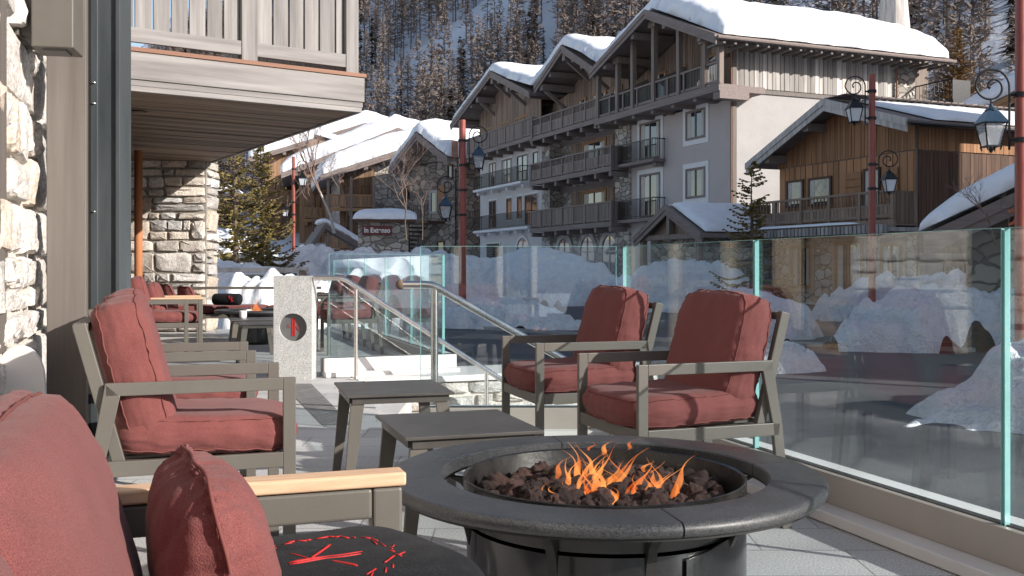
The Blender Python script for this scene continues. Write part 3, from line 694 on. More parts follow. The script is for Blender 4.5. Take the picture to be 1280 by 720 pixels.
CW = .28   # half width of chair
def side_frame(mb, y, s=1):
    w_, h_ = .022, .05
    A = .66
    # closed chain of flat bars
    def poly(pts): mb.prism(pts, (y - w_ / 2, y + w_ / 2))
    poly([(-.042, 0), (0, 0), (0, A + .02), (-.042, A + .02)])                     # front post
    poly([(-.042, A - .022), (-.042, A + .02), (-.60, A + .02), (-.60, A - .022)])   # arm
    poly([(-.555, A - .022), (-.60, A + .0199), (-.645, .43), (-.69, .0), (-.648, .0), (-.60, .43)])  # rear leg, kinked
    poly([(-.042, .378), (-.042, .428), (-.635, .428), (-.63, .378)])           # seat rail
def chair(label, group):
    root = thing('lounge_armchair', (0, 0, 0), 0, label, 'armchair', group)
    for y in (-CW, CW):
        m = MB(); side_frame(m, y); fixn(m.build('side_frame', 'taupe', root, bevel=.0025))
        m = MB(); m.prism([(-.535, .40), (-.575, .40), (-.70, .865), (-.66, .875)], (y + (.0 if y < 0 else -.03) + (.012 if y < 0 else -.012), y + (.03 if y < 0 else 0) + (.012 if y < 0 else -.012))); fixn(m.build('back_post', 'taupe', root, bevel=.0025))
    for x_ in (-.021, -.669):
        for y in (-CW, CW): MB().box(x_ - .019, x_ + .019, y - .010, y + .010, -.0005, .006).build('foot_glide', 'gasket', root)
    m = MB(); m.box(-.032, -.004, -CW + .011, CW - .011, .378, .428); m.build('front_rail', 'taupe', root, bevel=.0025)
    m = MB(); m.box(-.63, -.60, -CW + .011, CW - .011, .378, .428); m.build('rear_rail', 'taupe', root, bevel=.0025)
    m = MB(); m.bar((-.678, -CW + .045, .855), (-.678, CW - .045, .855), .045, .03); m.build('top_rail', 'taupe', root, bevel=.0025)
    m = MB()
    for i in range(6): m.box(-.59, -.04, -.2 + .08 * i - .02, -.2 + .08 * i + .02, .405, .418)
    m.build('seat_slats', 'taupe', root)
    sc_ = cushion('seat_cushion', .30, .262, .072, root, seed=1, sag=.012, wr=.0065, edge=.72, freq=7, cn=16)
    sc_.location = (-.285, 0, .493); sc_.rotation_euler = (0, R(2), 0)
    bc = cushion('back_cushion', .245, .262, .098, root, seed=2, wr=.0065, edge=.66, freq=7, cn=16)
    bc.location = (-.515, 0, .705); bc.rotation_euler = (0, R(75), 0)
    return root
LC = chair('red cushioned armchair in the left row nearest the camera', 'red cushioned armchairs with taupe frames')
p1 = Vector((-.736, 3.40, 0)) + d_ * CW; LC.location = p1; LC.rotation_euler = (0, 0, TH)
GA = 'red cushioned armchairs with taupe frames'
c2l = Vector((-1.15, 4.5, 0)) + d_ * CW; dup(LC, c2l, TH - .01, 'red armchair second in the left row, behind the nearest left armchair', GA)
r1 = Vector((.472, 3.81, 0)) + d_ * CW; R1c = dup(LC, r1, TH + math.pi + .02, 'red armchair facing left just behind the fire table, nearer the glass fence corner', GA)
r2 = Vector((.1215, 4.92, 0)) + d_ * CW; dup(LC, r2, TH + math.pi - .02, 'red armchair facing left behind the two low side tables', GA)
fl = Vector((-3.69, 11.4, 0)) + d_ * CW; dup(LC, fl, TH, 'red armchair at the far left under the balcony beside the dark steel column', GA)
far = [(-2.22, 12.0, 'far right armchair nearest the glass corner beyond the steel handrails'),
       (-2.60, 13.15, 'far armchair partly hidden by the granite pillar top, second along the far glass fence'),
       (-2.97, 14.3, 'third and farthest armchair along the far glass fence')]
for x, y, lb in far: dup(LC, Vector((x, y, 0)) + d_ * CW, TH + math.pi, lb, GA)
# chairs lower left behind camera for reflections are not built

# --- sofa near camera
SO = Vector((-.212, 1.85, 0))
def sofa(loc, rz, label, length, group='red sofas with teak armrests', back=True):
    root = thing('sofa', loc, rz, label, 'sofa', group)
    for yy in (0, -length):
        s_ = -1 if yy == 0 else 1
        m = MB(); y0, y1 = (yy - .045, yy) if yy == 0 else (yy, yy + .045)
        m.prism([(-.055, 0), (0, 0), (0, .655), (-.055, .655)], (y0, y1)); m.prism([(-.055, .600), (-.055, .655), (-.68, .655), (-.68, .600)], (y0, y1)); m.prism([(-.68, 0), (-.625, 0), (-.625, .600), (-.68, .600)], (y0, y1))
        m.prism([(-.055, .30), (-.055, .36), (-.625, .36), (-.625, .30)], (y0, y1))
        fixn(m.build('arm_frame', 'taupe', root, bevel=.006, seg=3))
        m = MB(); m.box(-.70, .006, y0 - .006, y1 + .004, .657, .682); m.build('armrest', 'teak', root, bevel=.005, seg=3)
    m = MB(); m.box(-.05, -.01, -length + .045, -.045, .30, .36); m.build('front_rail', 'taupe', root, bevel=.003)
    m = MB(); m.box(-.68, -.64, -length + .045, -.045, .30, .36); m.box(-.70, -.67, -length + .045, -.045, .72, .76); m.build('back_frame', 'taupe', root, bevel=.003)
    m = MB(); m.box(-.64, -.05, -length + .045, -.045, .345, .352); m.build('seat_panel', 'taupe', root)
    nc = max(1, round(length / .85)); cl = (length - .1) / nc
    for i in range(nc):
        y = -.05 - cl * (i + .5)
        c = cushion('seat_cushion', .31, cl / 2 - .004, .07, root, seed=5 + i, cuts=26, edge=.62, wr=.006, freq=11); c.location = (-.34, y, .425)
        if not back: continue
        c = cushion('back_cushion', .235, cl / 2 + .02, .125, root, seed=9 + i, cuts=34, edge=.42, wr=.007, freq=8, puff=.5, pw=3); c.location = (-.572, y, .635); c.rotation_euler = (0, R(74), 0)
    return root
SF = sofa(SO, TH, 'red sofa with teak topped armrest in the left foreground', 1.7)
pw_ = thing('scatter_pillow', SO + r_ * -.315 - d_ * .30, TH + R(6), 'large red pillow with a piped seam leaning on the foreground sofa back', 'pillow')
c = cushion('pillow_cover', .19, .20, .085, pw_, seed=31, cuts=44, edge=.10, puff=.55, wr=.008, freq=9, pinch=.05, pw=2.8, cn=5, pipe=False); c.location = (-.02, 0, .595); c.rotation_euler = (0, R(80), 0)
def seam(par, a, b):
    pts = []; n = 120
    for i in range(n + 1):
        t = 2 * math.pi * i / n; c_, s_ = math.cos(t), math.sin(t); k = 1 / max(abs(c_), abs(s_)); u, w_ = c_ * k, s_ * k
        kk = (1 - .05 * (abs(u) * abs(w_)) ** 3) / ((abs(u) ** 5 + abs(w_) ** 5) ** .2)
        X = a * u * kk * (1 - .05 * (1 - w_ * w_) * abs(u)); Y_ = b * w_ * kk * (1 - .05 * (1 - u * u) * abs(w_))
        pts.append((X * 1.012, Y_ * 1.012, .002 * math.sin(9 * t)))
    MB().tube(pts, .0028, 6, caps=False).build('piping', 'redpipe', par, smooth=True)
seam(c, .19, .20)
# dark felt cushion with embroidered emblem
bc = thing('felt_cushion', (-.272, 1.50, 0), R(10), 'round charcoal felt cushion with red embroidered emblem on the foreground sofa seat', 'cushion')
m = MB(); prof = []
for i in range(25):
    t = math.pi * i / 24 - math.pi / 2
    prof.append((.245 * abs(math.cos(t)) ** .55 if i not in (0, 24) else 0.0, .530 + .098 * math.sin(t) ** 1 * (1.0)))
m.lathe(prof, 72)
o = m.build('felt_cover', 'black_felt', bc, smooth=True)
for v in o.data.vertices:
    n_ = noise.noise(v.co * 7) * .010 + noise.noise(v.co * 19) * .003; v.co.z += n_; v.co.x *= 1 + n_
em = MB(); rs = random.Random(8)
def topz(x, y):
    r = min(.99, math.hypot(x, y) / .245); c_ = r ** (1 / .55); zz = .530 + .098 * math.sqrt(max(0, 1 - c_ * c_))
    p = Vector((x, y, zz)); return zz + noise.noise(p * 7) * .010 + noise.noise(p * 19) * .003 + .0002
for i in range(46):
    a = 2 * math.pi * i / 46 + rs.uniform(-.05, .05); rr_ = .105 + rs.uniform(-.010, .010); x, y = rr_ * math.cos(a) - .01, rr_ * math.sin(a) * .9 - .035
    t = a + math.pi / 2 + rs.uniform(-.8, .8); l_ = rs.uniform(.004, .010); p = (x - l_ * math.cos(t), y - l_ * math.sin(t)); q = (x + l_ * math.cos(t), y + l_ * math.sin(t))
    em.tube([(p[0], p[1], topz(*p)), (q[0], q[1], topz(*q))], .0014, 4)
def stroke(p, q, r=.005):
    r *= .62; p = (p[0] * .85, p[1] * .85 - .005); q = (q[0] * .85, q[1] * .85 - .005)
    pts = [(p[0] + (q[0] - p[0]) * k / 8, p[1] + (q[1] - p[1]) * k / 8) for k in range(9)]; em.tube([(x, y, topz(x, y)) for x, y in pts], [r * .4] + [r] * 7 + [r * .5], 6)
stroke((-.07, -.055), (.055, -.022), .0035); stroke((-.068, -.063), (.052, -.034), .0035); stroke((-.035, -.045), (.0, .022), .003); stroke((-.03, -.05), (-.07, -.005), .002); stroke((-.0, -.06), (.045, -.09), .003)
em.build('embroidery', 'redthread', bc, smooth=True)

# far sofa group
SF2 = sofa((-3.88, 12.55, 0), TH, 'red sofa with teak armrest at the far left beyond the armchair under the balcony', 1.0)
SF2.location = Vector((-3.88, 12.55, 0)) + d_ * 1.0
SF3 = sofa((0, 0, 0), 0, 'long backless red sofa in front of the far stone wing wall', 3.1, back=False)
SF3.location = (-2.9, 14.95, 0); SF3.rotation_euler = (0, 0, R(-90) + R(3))
for px_, py_, sc_, lb in ((208, 362, 1.0, 'plain red pillow on the far left sofa against its back'), (234, 368, .8, 'smaller red pillow on the far left sofa nearer the teak armrest')):
    pp = at(px_, py_, 14.2)
    t = thing('scatter_pillow', pp, TH + R(30), lb, 'pillow', 'red pillows on the far sofa'); t.location.z = .45
    c = cushion('pillow_cover', .2 * sc_, .22 * sc_, .09, t, seed=41, cuts=12, edge=.06, puff=.6, wr=.01, pw=2.3, pipe=False); c.rotation_euler = (0, R(65), 0); c.location = (0, 0, .2)
rl = thing('blanket_roll', at(284, 371, 14.75), R(-12), 'rolled charcoal blanket with red emblem lying on the far long sofa', 'blanket'); rl.location.z = .50
smoothang(MB().lathe([(0, -.22), (.05, -.225), (.075, -.21), (.085, -.19), (.088, 0), (.085, .19), (.075, .21), (.03, .225), (0, .22)], 24).build('roll', 'black_felt', rl), 60); rl.children[0].rotation_euler = (0, R(90), 0); rl.children[0].location.z = .088
m = MB(); m.bar((.06, -.0885, .13), (.14, -.0885, .06), .010, .01); m.bar((.09, -.0885, .09), (.08, -.0885, .15), .008, .01); m.bar((.12, -.0885, .13), (.11, -.0885, .05), .008, .01); m.build('embroidery', 'redthread', rl)

# --- side tables
def side_table(A, B, C_, D_, z, label):
    A, B, C_, D_ = map(Vector, (A, B, C_, D_)); cen = (A + B + C_ + D_) / 4; ax = ((B - A) + (C_ - D_)) / 2; hx = ax.length / 2; hy = ((D_ - A) + (C_ - B)).length / 4
    root = thing('side_table', (cen.x, cen.y, 0), math.atan2(ax.y, ax.x), label, 'side table', 'low dark metal side tables')
    return build_table(root, hx, hy, z)
def build_table(root, hx, hy, z):
    m = MB(); m.box(-hx, hx, -hy, hy, z - .012, z); m.build('table_top', 'table', root, bevel=.0015)
    m = MB(); e = .03
    for s_ in (-1, 1): m.box(-hx + e, hx - e, s_ * (hy - e) - .012, s_ * (hy - e) + .012, z - .045, z - .0125); m.box(s_ * (hx - e) - .012, s_ * (hx - e) + .012, -hy + e + .012, hy - e - .012, z - .044, z - .0125)
    m.build('apron', 'table', root)
    for sx in (-1, 1):
        for sy in (-1, 1):
            m = MB(); x1, y1 = sx * (hx - .055), sy * (hy - .035); x0, y0 = sx * (hx - .01), sy * (hy - .02); w1, w0 = .032, .020; k = .010
            vt = [(x1 - w1, y1 - k, z - .045), (x1 + w1, y1 - k, z - .045), (x1 + w1, y1 + k, z - .045), (x1 - w1, y1 + k, z - .045)]
            vb = [(x0 - w0, y0 - k, 0), (x0 + w0, y0 - k, 0), (x0 + w0, y0 + k, 0), (x0 - w0, y0 + k, 0)]
            m.add(vb + vt, [(0, 3, 2, 1), (4, 5, 6, 7), (0, 1, 5, 4), (1, 2, 6, 5), (2, 3, 7, 6), (3, 0, 4, 7)]); m.build('leg', 'taupe', root, bevel=.002)
    return root
zt_ = .456
side_table(onz(437, 495, zt_), onz(570, 490, zt_), onz(538, 474.3, zt_), onz(414, 477.7, zt_), zt_, 'dark low side table farther from the fire table, before the steel handrails')
T2 = side_table(onz(506.7, 548, zt_), onz(676.7, 537.7, zt_), onz(625, 511.7, zt_), onz(469, 518, zt_), zt_, 'dark low side table just behind the rim of the fire table')
dup(T2, (-3.05, 11.75, 0), TH, 'dark low side table left of the granite pillar, the farther of two', 'low dark metal side tables')
dup(T2, (-2.72, 10.9, 0), TH, 'dark low side table left of the granite pillar, the nearer of two', 'low dark metal side tables')
cpz = thing('cup', at(303, 391, 12.0), 0, 'small white cup on the farther low table beside the granite pillar', 'cup'); cpz.location.z = zt_ ; cpz.location.x = -3.2; cpz.location.y = 11.9
smoothang(MB().lathe([(0, .0), (.036, 0), (.043, .02), (.045, .085), (.041, .085), (.038, .01), (0, .008)], 24).build('cup_body', 'cup', cpz), 50)

# --- fire table
def fire_table(loc, label, flames):
    root = thing('fire_table', loc, R(12), label, 'fire table', 'round fire tables')
    RO, RI, Z = .618, .462, .470
    prof = [(RI, Z - .036), (RI, Z - .004), (RI + .004, Z)]
    for i in range(9): t = math.pi / 2 - math.pi * i / 8; prof.append((RO - .018 + .018 * math.cos(t), Z - .018 + .018 * math.sin(t)))
    for k in range(4):
        a0 = math.pi / 2 * k + .0035; a1 = math.pi / 2 * (k + 1) - .0035
        smoothang(fixn(MB().lathe(prof, 40, a0=a0, a1=a1, closed=True).build('top_segment', 'basalt', root)), 35)
    smoothang(fixn(MB().lathe([(.464, Z - .043), (.60, Z - .043), (.60, Z - .0365), (.464, Z - .0365)], 64, closed=True).build('support_ring', 'matt_black', root)), 35)
    m = MB(); m.lathe([(.396, Z - .016), (.402, Z - .012), (.402, Z - .010), (.399, Z - .008), (.393, Z - .012), (.376, Z - .1), (.36, Z - .115), (0, Z - .12)], 72); m.lathe([(.402, Z - .012), (.400, Z - .09), (.390, Z - .13)], 72)
    smoothang(m.build('burner_bowl', 'bowl', root), 35)
    smoothang(MB().lathe([(.392, Z - .14), (.392, .03), (.36, .02), (.36, 0)], 96).build('pedestal', 'gloss_black', root), 35)
    for a in (.05, .30, .5, .80, 1.0, 1.3, 1.5, 1.72):
        t = a * math.pi; m = MB(); pts = [(.39, Z - .20), (.392, Z - .06), (.50, Z - .056), (.455, Z - .075), (.42, Z - .11), (.402, Z - .15)]
        m.prism(pts, (-.012, .012)); b = fixn(m.build('bracket', 'matt_black', root)); b.rotation_euler = (0, 0, t)
    m = MB(); n_ = 16; vs_ = []
    for i in range(n_ + 1):
        a = R(-64 + 46 * i / n_) - R(12); zt1 = .315 + .06 * i / n_
        for rr_, zz in ((.397, .05), (.402, .05), (.402, zt1), (.397, zt1)): vs_.append((rr_ * math.cos(a), rr_ * math.sin(a), zz))
    fs_ = []
    for i in range(n_):
        for q_ in range(4): fs_.append((i * 4 + q_, (i + 1) * 4 + q_, (i + 1) * 4 + (q_ + 1) % 4, i * 4 + (q_ + 1) % 4))
    fs_ += [(0, 1, 2, 3), (n_ * 4 + 3, n_ * 4 + 2, n_ * 4 + 1, n_ * 4)]
    m.add(vs_, fs_); fixn(m.build('access_panel', 'gloss_black', root))
    for (x, y, z, h, w_, lean, sd) in flames:
        rs = random.Random(sd); m = MB(); n_ = 16; vs_ = []; fs_ = []; ph = rs.uniform(0, 6); k_ = 10
        for i in range(n_ + 1):
            t = i / n_; ww_ = w_ * (math.sin(math.pi * min(1, t * 1.15 + .14)) ** .9 if t < .7 else math.sin(math.pi * min(1, .7 * 1.15 + .14)) ** .9 * ((1 - t) / .3) ** 1.1) + .0003
            cx_ = x + lean * t * t * h + .018 * math.sin(ph + t * 6) * t; cy_ = y + .01 * math.cos(ph + t * 5)
            for q_ in range(k_):
                a = 2 * math.pi * q_ / k_; vs_.append((cx_ + ww_ * math.cos(a), cy_ + ww_ * .45 * math.sin(a), z + t * h))
        for i in range(n_):
            for q_ in range(k_): q2 = (q_ + 1) % k_; fs_.append((i * k_ + q_, i * k_ + q2, (i + 1) * k_ + q2, (i + 1) * k_ + q_))
        m.add(vs_, fs_); fl_ = m.build('flame', 'flame', root, smooth=True); fl_.rotation_euler = (0, 0, -R(12))
    return root
FL = []; rs = random.Random(99)
for cx_, n_, hh in ((-.04, 26, .13), (.125, 20, .12), (-.125, 4, .08), (.05, 7, .08)):
    for i in range(n_):
        k = rs.random(); FL.append((cx_ + rs.gauss(0, .052), rs.uniform(-.14, .08), .385 + rs.uniform(-.01, .03), hh * rs.uniform(.35, 1.2), rs.uniform(.004, .013), rs.uniform(-1.0, 1.0), 100 + len(FL)))
for i in range(9): FL.append((rs.choice((-.04, .12)) + rs.gauss(0, .02), rs.uniform(-.1, .03), .385, rs.uniform(.05, .09), rs.uniform(.015, .024), rs.uniform(-.5, .5), 300 + i))
FL += [(-.135, .0, .44, .07, .009, .6, 1), (-.03, .08, .43, .11, .006, -.3, 2), (.01, .12, .49, .05, .008, .8, 3), (.085, .1, .51, .035, .006, .9, 4), (.12, .03, .46, .035, .007, .8, 5), (-.03, .14, .5, .03, .006, .9, 6)]
FX, FY = .262, 2.87
fire_table((FX, FY, 0), 'big round fire table with a dark stone rim in the right foreground', FL)
fire_table((-3.53, 14.0, 0), 'far round fire table with a small flame left of the granite pillar', [(-.03, -.1, .38, .26, .045, .1, 1), (.03, -.1, .38, .2, .04, -.4, 2), (-.05, -.1, .38, .14, .04, -.5, 3)])
# lava rocks
rocks = []
for k in range(6):
    bm = bmesh.new(); bmesh.ops.create_icosphere(bm, subdivisions=3, radius=1)
    for v in bm.verts:
        n_ = 1 + .38 * noise.noise(v.co * 1.3 + Vector((k * 9, 0, 0))) + .18 * noise.noise(v.co * 3.1 + Vector((k, 5, 0))) - .10 * abs(noise.noise(v.co * 7 + Vector((k, 1, 5)))); v.co *= n_
    me = bpy.data.meshes.new('lava_rock'); bm.to_mesh(me); bm.free()
    t = [.7, 1.3, .5, 1.0, 1.6, .9][k]; at_ = me.color_attributes.new('tint', 'FLOAT_COLOR', 'CORNER'); at_.data.foreach_set('color', [t, t * .92, t * .88, 1.0] * len(me.loops))
    me.materials.append(M['lava']); rocks.append(me)
rs = random.Random(12); n_ = 0; pos = []
while n_ < 210:
    a = rs.uniform(0, 2 * math.pi); r = .345 * math.sqrt(rs.random()); x, y = r * math.cos(a), r * math.sin(a); s_ = rs.uniform(.017, .036)
    if sum(1 for p in pos if (p[0] - x) ** 2 + (p[1] - y) ** 2 < (.017) ** 2) > 0: 
        if rs.random() < .97: continue
    pos.append((x, y)); o = bpy.data.objects.new('lava_rock', rocks[n_ % 6]); col.objects.link(o)
    o.location = (FX + x, FY + y,   .385 + rs.uniform(0, .022) + .026 * (1 - (r / .345) ** 2)); o.scale = (s_ * rs.uniform(.8, 1.3), s_ * rs.uniform(.8, 1.2), s_ * rs.uniform(.7, 1.1)); o.rotation_euler = (rs.uniform(0, 6), rs.uniform(0, 6), rs.uniform(0, 6))
    tag(o, 'rough dark reddish lava rock heaped in the bowl of the big fire table', 'rock', 'lava rocks in the fire table bowl'); n_ += 1

# ================================================================ far things
def board_wall(mb, x0, x1, z0, z1, y, wd=.2, t=.03, rs=None, lo=.7, hi=1.2, axis='x', gap=.012):
    """vertical boards over a rectangle; axis x: runs along local x at y; axis y: runs along local y at x=y"""
    rs = rs or random.Random(1); x = x0
    while x < x1 - .01:
        w_ = min(wd * rs.uniform(.75, 1.25), x1 - x); tn = rs.uniform(lo, hi); o = rs.uniform(0, t * .5)
        if axis == 'x': mb.box(x + gap / 2, x + w_ - gap / 2, y - t - o, y, z0, z1, tint=tn)
        else: mb.box(y, y + t + o, x + gap / 2, x + w_ - gap / 2, z0, z1, tint=tn)
        x += w_
def add_window(root, x0, x1, z0, z1, y=0, frame='fwarm_x', fw=.09, surround=None, sw=.16, curtain=False, mull=1, axis='x', shut=False):
    """window proud of the wall; facing -y (axis x) or +x (axis y: x0,x1 are along y and y is the x of the wall)"""
    def bx(m, a, b, d0, d1, c, d):
        if axis == 'x': m.box(a, b, y - d1, y - d0, c, d)
        else: m.box(y + d0, y + d1, a, b, c, d)
    m = MB(); bx(m, x0, x0 + fw, .0, .07, z0, z1); bx(m, x1 - fw, x1, .0, .07, z0, z1); bx(m, x0 + fw, x1 - fw, .0, .07, z1 - fw, z1); bx(m, x0 + fw, x1 - fw, .0, .07, z0, z0 + fw)
    for i in range(mull):
        c = x0 + (x1 - x0) * (i + 1) / (mull + 1); bx(m, c - .035, c + .035, .0, .06, z0 + fw, z1 - fw)
    wn = m.build('window', frame, root)
    m = MB(); bx(m, x0 + fw, x1 - fw, .005, .02, z0 + fw, z1 - fw); m.build('pane', 'pane', wn)
    if curtain:
        m = MB(); k = (x1 - x0) * .28; bx(m, x0 + fw, x0 + fw + k * .7, .021, .026, z0 + fw, z1 - fw); m.build('curtain', 'curtain', wn); m = MB(); bx(m, x1 - fw - k * .5, x1 - fw, .021, .026, z0 + fw, z1 - fw); m.build('curtain', 'curtain', wn)
    if surround:
        m = MB(); bx(m, x0 - sw, x0 - .002, .0, .04, z0 - sw, z1 + sw); bx(m, x1 + .002, x1 + sw, .0, .04, z0 - sw, z1 + sw); bx(m, x0 - .002, x1 + .002, .0, .038, z1 + .002, z1 + sw); bx(m, x0 - .002, x1 + .002, .0, .038, z0 - sw, z0 - .002)
        m.build('surround', surround, wn)
    return wn
def timber_balcony(root, x0, x1, z, dep=1.2, h=1.05, mat='fwood_z', matx='fwood_x', solid=.5, nb=6, wd=.13, ends=True, y0=0, name='balcony'):
    m = MB(); m.box(x0, x1, y0 - dep, y0 - .01, z - .28, z - .1); m.box(x0 - .06, x1 + .06, y0 - dep - .09, y0 - dep - .002, z - .34, z - .06)
    k = int((x1 - x0) / 2.2) + 1
    for i in range(k + 1): x = x0 + .2 + (x1 - x0 - .4) * i / k; m.box(x - .14, x + .14, y0 - dep - .02, y0 - .02, z - .62, z - .345)
    b = m.build(name, matx, root)
    m = MB(); m.box(x0, x1, y0 - dep - .06, y0 - dep + .06, z + h - .09, z + h); m.box(x0, x1, y0 - dep - .03, y0 - dep + .03, z + .04, z + .12)
    n_ = max(2, int((x1 - x0) / 1.5))
    for i in range(n_ + 1): x = x0 + .06 + (x1 - x0 - .12) * i / n_; m.box(x - .06, x + .06, y0 - dep - .07, y0 - dep + .07, z - .05, z + h - .091)
    if solid < 1: m.box(x0, x1, y0 - dep - .028, y0 - dep + .028, z + h * solid - .03, z + h * solid + .04)
    m.build('railing', matx, b)
    m = MB(); rs = random.Random(int(x0 * 10)); x = x0 + .1
    while x < x1 - .1:
        m.box(x, x + wd * .9, y0 - dep - .02, y0 - dep + .02, z + .0, z + h * solid - (.03 if solid < 1 else .1), tint=rs.uniform(.7, 1.25)); x += wd
    if solid < 1:
        x = x0 + .1
        while x < x1 - .1: m.box(x, x + .04, y0 - dep - .015, y0 - dep + .015, z + h * solid, z + h - .09, tint=rs.uniform(.7, 1.1)); x += wd
    if ends:
        for xe in (x0, x1):
            y = y0 - dep + .08
            while y < y0 - .1: m.box(xe - .02, xe + .02, y, y + wd * .9, z - .2, z + h - .05, tint=rs.uniform(.6, 1.0)); y += wd
    m.build('boards', mat, b)
    return b
def iron_balcony(root, x0, x1, z, dep=.9, h=1.05, slab='white', y0=0):
    m = MB(); m.box(x0, x1, y0 - dep, y0 - .01, z - .22, z - .04); n_ = max(2, int((x1 - x0) / 2))
    for i in range(n_): 
        x = x0 + .3 + (x1 - x0 - .6) * i / (n_ - 1); m.box(x - .15, x + .15, y0 - dep * .7, y0 - .01, z - .45, z - .222)
    b = m.build('balcony', slab, root, bevel=.03)
    m = MB(); m.box(x0, x1, y0 - dep + .02, y0 - dep + .06, z + h - .05, z + h); m.box(x0, x1, y0 - dep + .025, y0 - dep + .055, z + .06, z + .09)
    x = x0 + .02
    while x < x1: m.box(x, x + .025, y0 - dep + .03, y0 - dep + .05, z - .04, z + h - .05); x += .13
    for xe in (x0, x1 - .03):
        m.box(xe, xe + .03, y0 - dep + .06, y0 - .02, z + h - .05, z + h); y = y0 - dep + .15
        while y < y0 - .05: m.box(xe, xe + .025, y, y + .02, z - .04, z + h - .05); y += .14
    m.build('railing', 'iron', b); return b
def snow_slab(name, basef, nu, nv, thick, parent=None, mat='snow', seed=0, n=7, amp=.10, bulge=.14, tagl=None, lump=.5):
    """snow lying on a surface basef(u,v); rounded edges, soft thickness changes"""
    mb = MB(); vs = []; 
    def ease(t): return max(0.0, 1 - abs(2 * t - 1) ** n) ** .5
    us = [.5 - .5 * math.cos(math.pi * i / nu) * (1 if True else 0) for i in range(nu + 1)]; us = [u * .5 + .5 * i / nu for i, u in enumerate(us)]
    vv = [.5 - .5 * math.cos(math.pi * i / nv) for i in range(nv + 1)]; vv = [v * .5 + .5 * i / nv for i, v in enumerate(vv)]
    cen = basef(.5, .5)
    top = []; bot = []
    for v in vv:
        for u in us:
            p = basef(u, v); e = ease(u) * ease(v)
            nz_ = 1 + lump * .35 * noise.noise(p * .23 + Vector((seed, 0, 0))) + amp * fbm(p * .9 + Vector((seed, 3, 0)), 4)
            T_ = thick(u, v) if callable(thick) else thick
            du = basef(min(1, u + .01), v) - basef(max(0, u - .01), v); dv = basef(u, min(1, v + .01)) - basef(u, max(0, v - .01)); du.normalize(); dv.normalize()
            su = (2 * u - 1); sv = (2 * v - 1)
            bl_ = bulge * T_ * (1 if e < .999 else 1)
            o = du * bl_ * math.copysign(abs(su) ** 12, su) * (math.sin(min(1, e * 1.3) * math.pi)) + dv * bl_ * math.copysign(abs(sv) ** 12, sv) * (math.sin(min(1, e * 1.3) * math.pi))
            t_ = p + Vector((0, 0, T_ * e * nz_ + .02)) + o
            if e < .9: t_ += Vector((noise.noise(p * 2.1 + Vector((9, seed, 0))), noise.noise(p * 2.3), 0)) * .12 * T_
            top.append(t_); bot.append(p + Vector((0, 0, .012)))
    W_ = nu + 1; n0 = len(top)
    fs = []
    for j in range(nv):
        for i in range(nu):
            a = j * W_ + i; fs.append((a, a + 1, a + W_ + 1, a + W_)); fs.append((n0 + a + W_, n0 + a + W_ + 1, n0 + a + 1, n0 + a))
    bd = [i for i in range(W_)] + [j * W_ + nu for j in range(1, nv + 1)] + [nv * W_ + i for i in range(nu - 1, -1, -1)] + [j * W_ for j in range(nv - 1, 0, -1)]
    for i in range(len(bd)): a = bd[i]; b = bd[(i + 1) % len(bd)]; fs.append((a, n0 + a, n0 + b, b))
    mb.add(top + bot, fs); return fixn(mb.build(name, mat, parent, smooth=True))
def roof_part(root, profile, y0, y1, th=.22, mat='fwood_x', rafters=True, barge='fwood_x', shingle=True):
    """profile: polyline of (x,z), slabs extruded along local y"""
    m = MB()
    for (xa, za), (xb, zb_) in zip(profile[:-1], profile[1:]):
        m.prism([(xa, za), (xb, zb_), (xb, zb_ - th), (xa, za - th)], (y0 + .05, y1))
    rf = m.build('roof', mat, root)
    m = MB(); 
    for (xa, za), (xb, zb_) in zip(profile[:-1], profile[1:]):
        for k, (dz, dd, hh) in enumerate(((.04, 0.0, .26), (-.22, .05, .22))):
            m.prism([(xa, za + dz), (xb, zb_ + dz), (xb, zb_ + dz - hh), (xa, za + dz - hh)], (y0 - .08 + dd, y0 + .04))
    m.build('barge_board', barge, rf)
    if rafters:
        for (xa, za), (xb, zb_) in zip(profile[:-1], profile[1:]):
            L_ = math.hypot(xb - xa, zb_ - za); n_ = max(1, int(L_ / 2.4))
            for i in range(n_):
                t = (i + .5) / n_; x = xa + (xb - xa) * t; z = za + (zb_ - za) * t - th - .2
                MB().box(x - .16, x + .16, y0 + .12, y0 + 2.6, z - .2, z + .12).build('purlin', mat, rf)
    return rf

# ---------------- main building
BO = Vector((10.56, 48.0, 0)); bth = math.atan2(-.922, .388)
B = thing('apartment_building', BO, bth, 'large stone and render alpine building with three snowy gables and timber balconies', 'building')
g0 = -1.0
MB().box(-33.7, -22.0, 0, 13, g0, 9.72).build('white_wall', 'stucco', B)
m = MB(); m.box(-22.0, -11.5, .9, 13, g0, 9.9); m.box(-22.0, -20.7, 0, .9, g0, 9.9); m.box(-11.4, -9.7, -.12, .9, g0, 9.3); m.box(-20.7, -11.4, 0.25, .9, g0, 3.2); m.build('stone_wall', 'fstone', B)
m = MB(); m.box(-9.7, 0, 0, 13, g0, 9.2); m.box(-11.4, -9.7, .02, 13, 9.3, 9.72); m.build('grey_wall', 'grey', B)
m = MB(); m.box(.001, .06, 0.12, 10, g0, 9.5); m.build('cream_side_wall', 'cream', B)
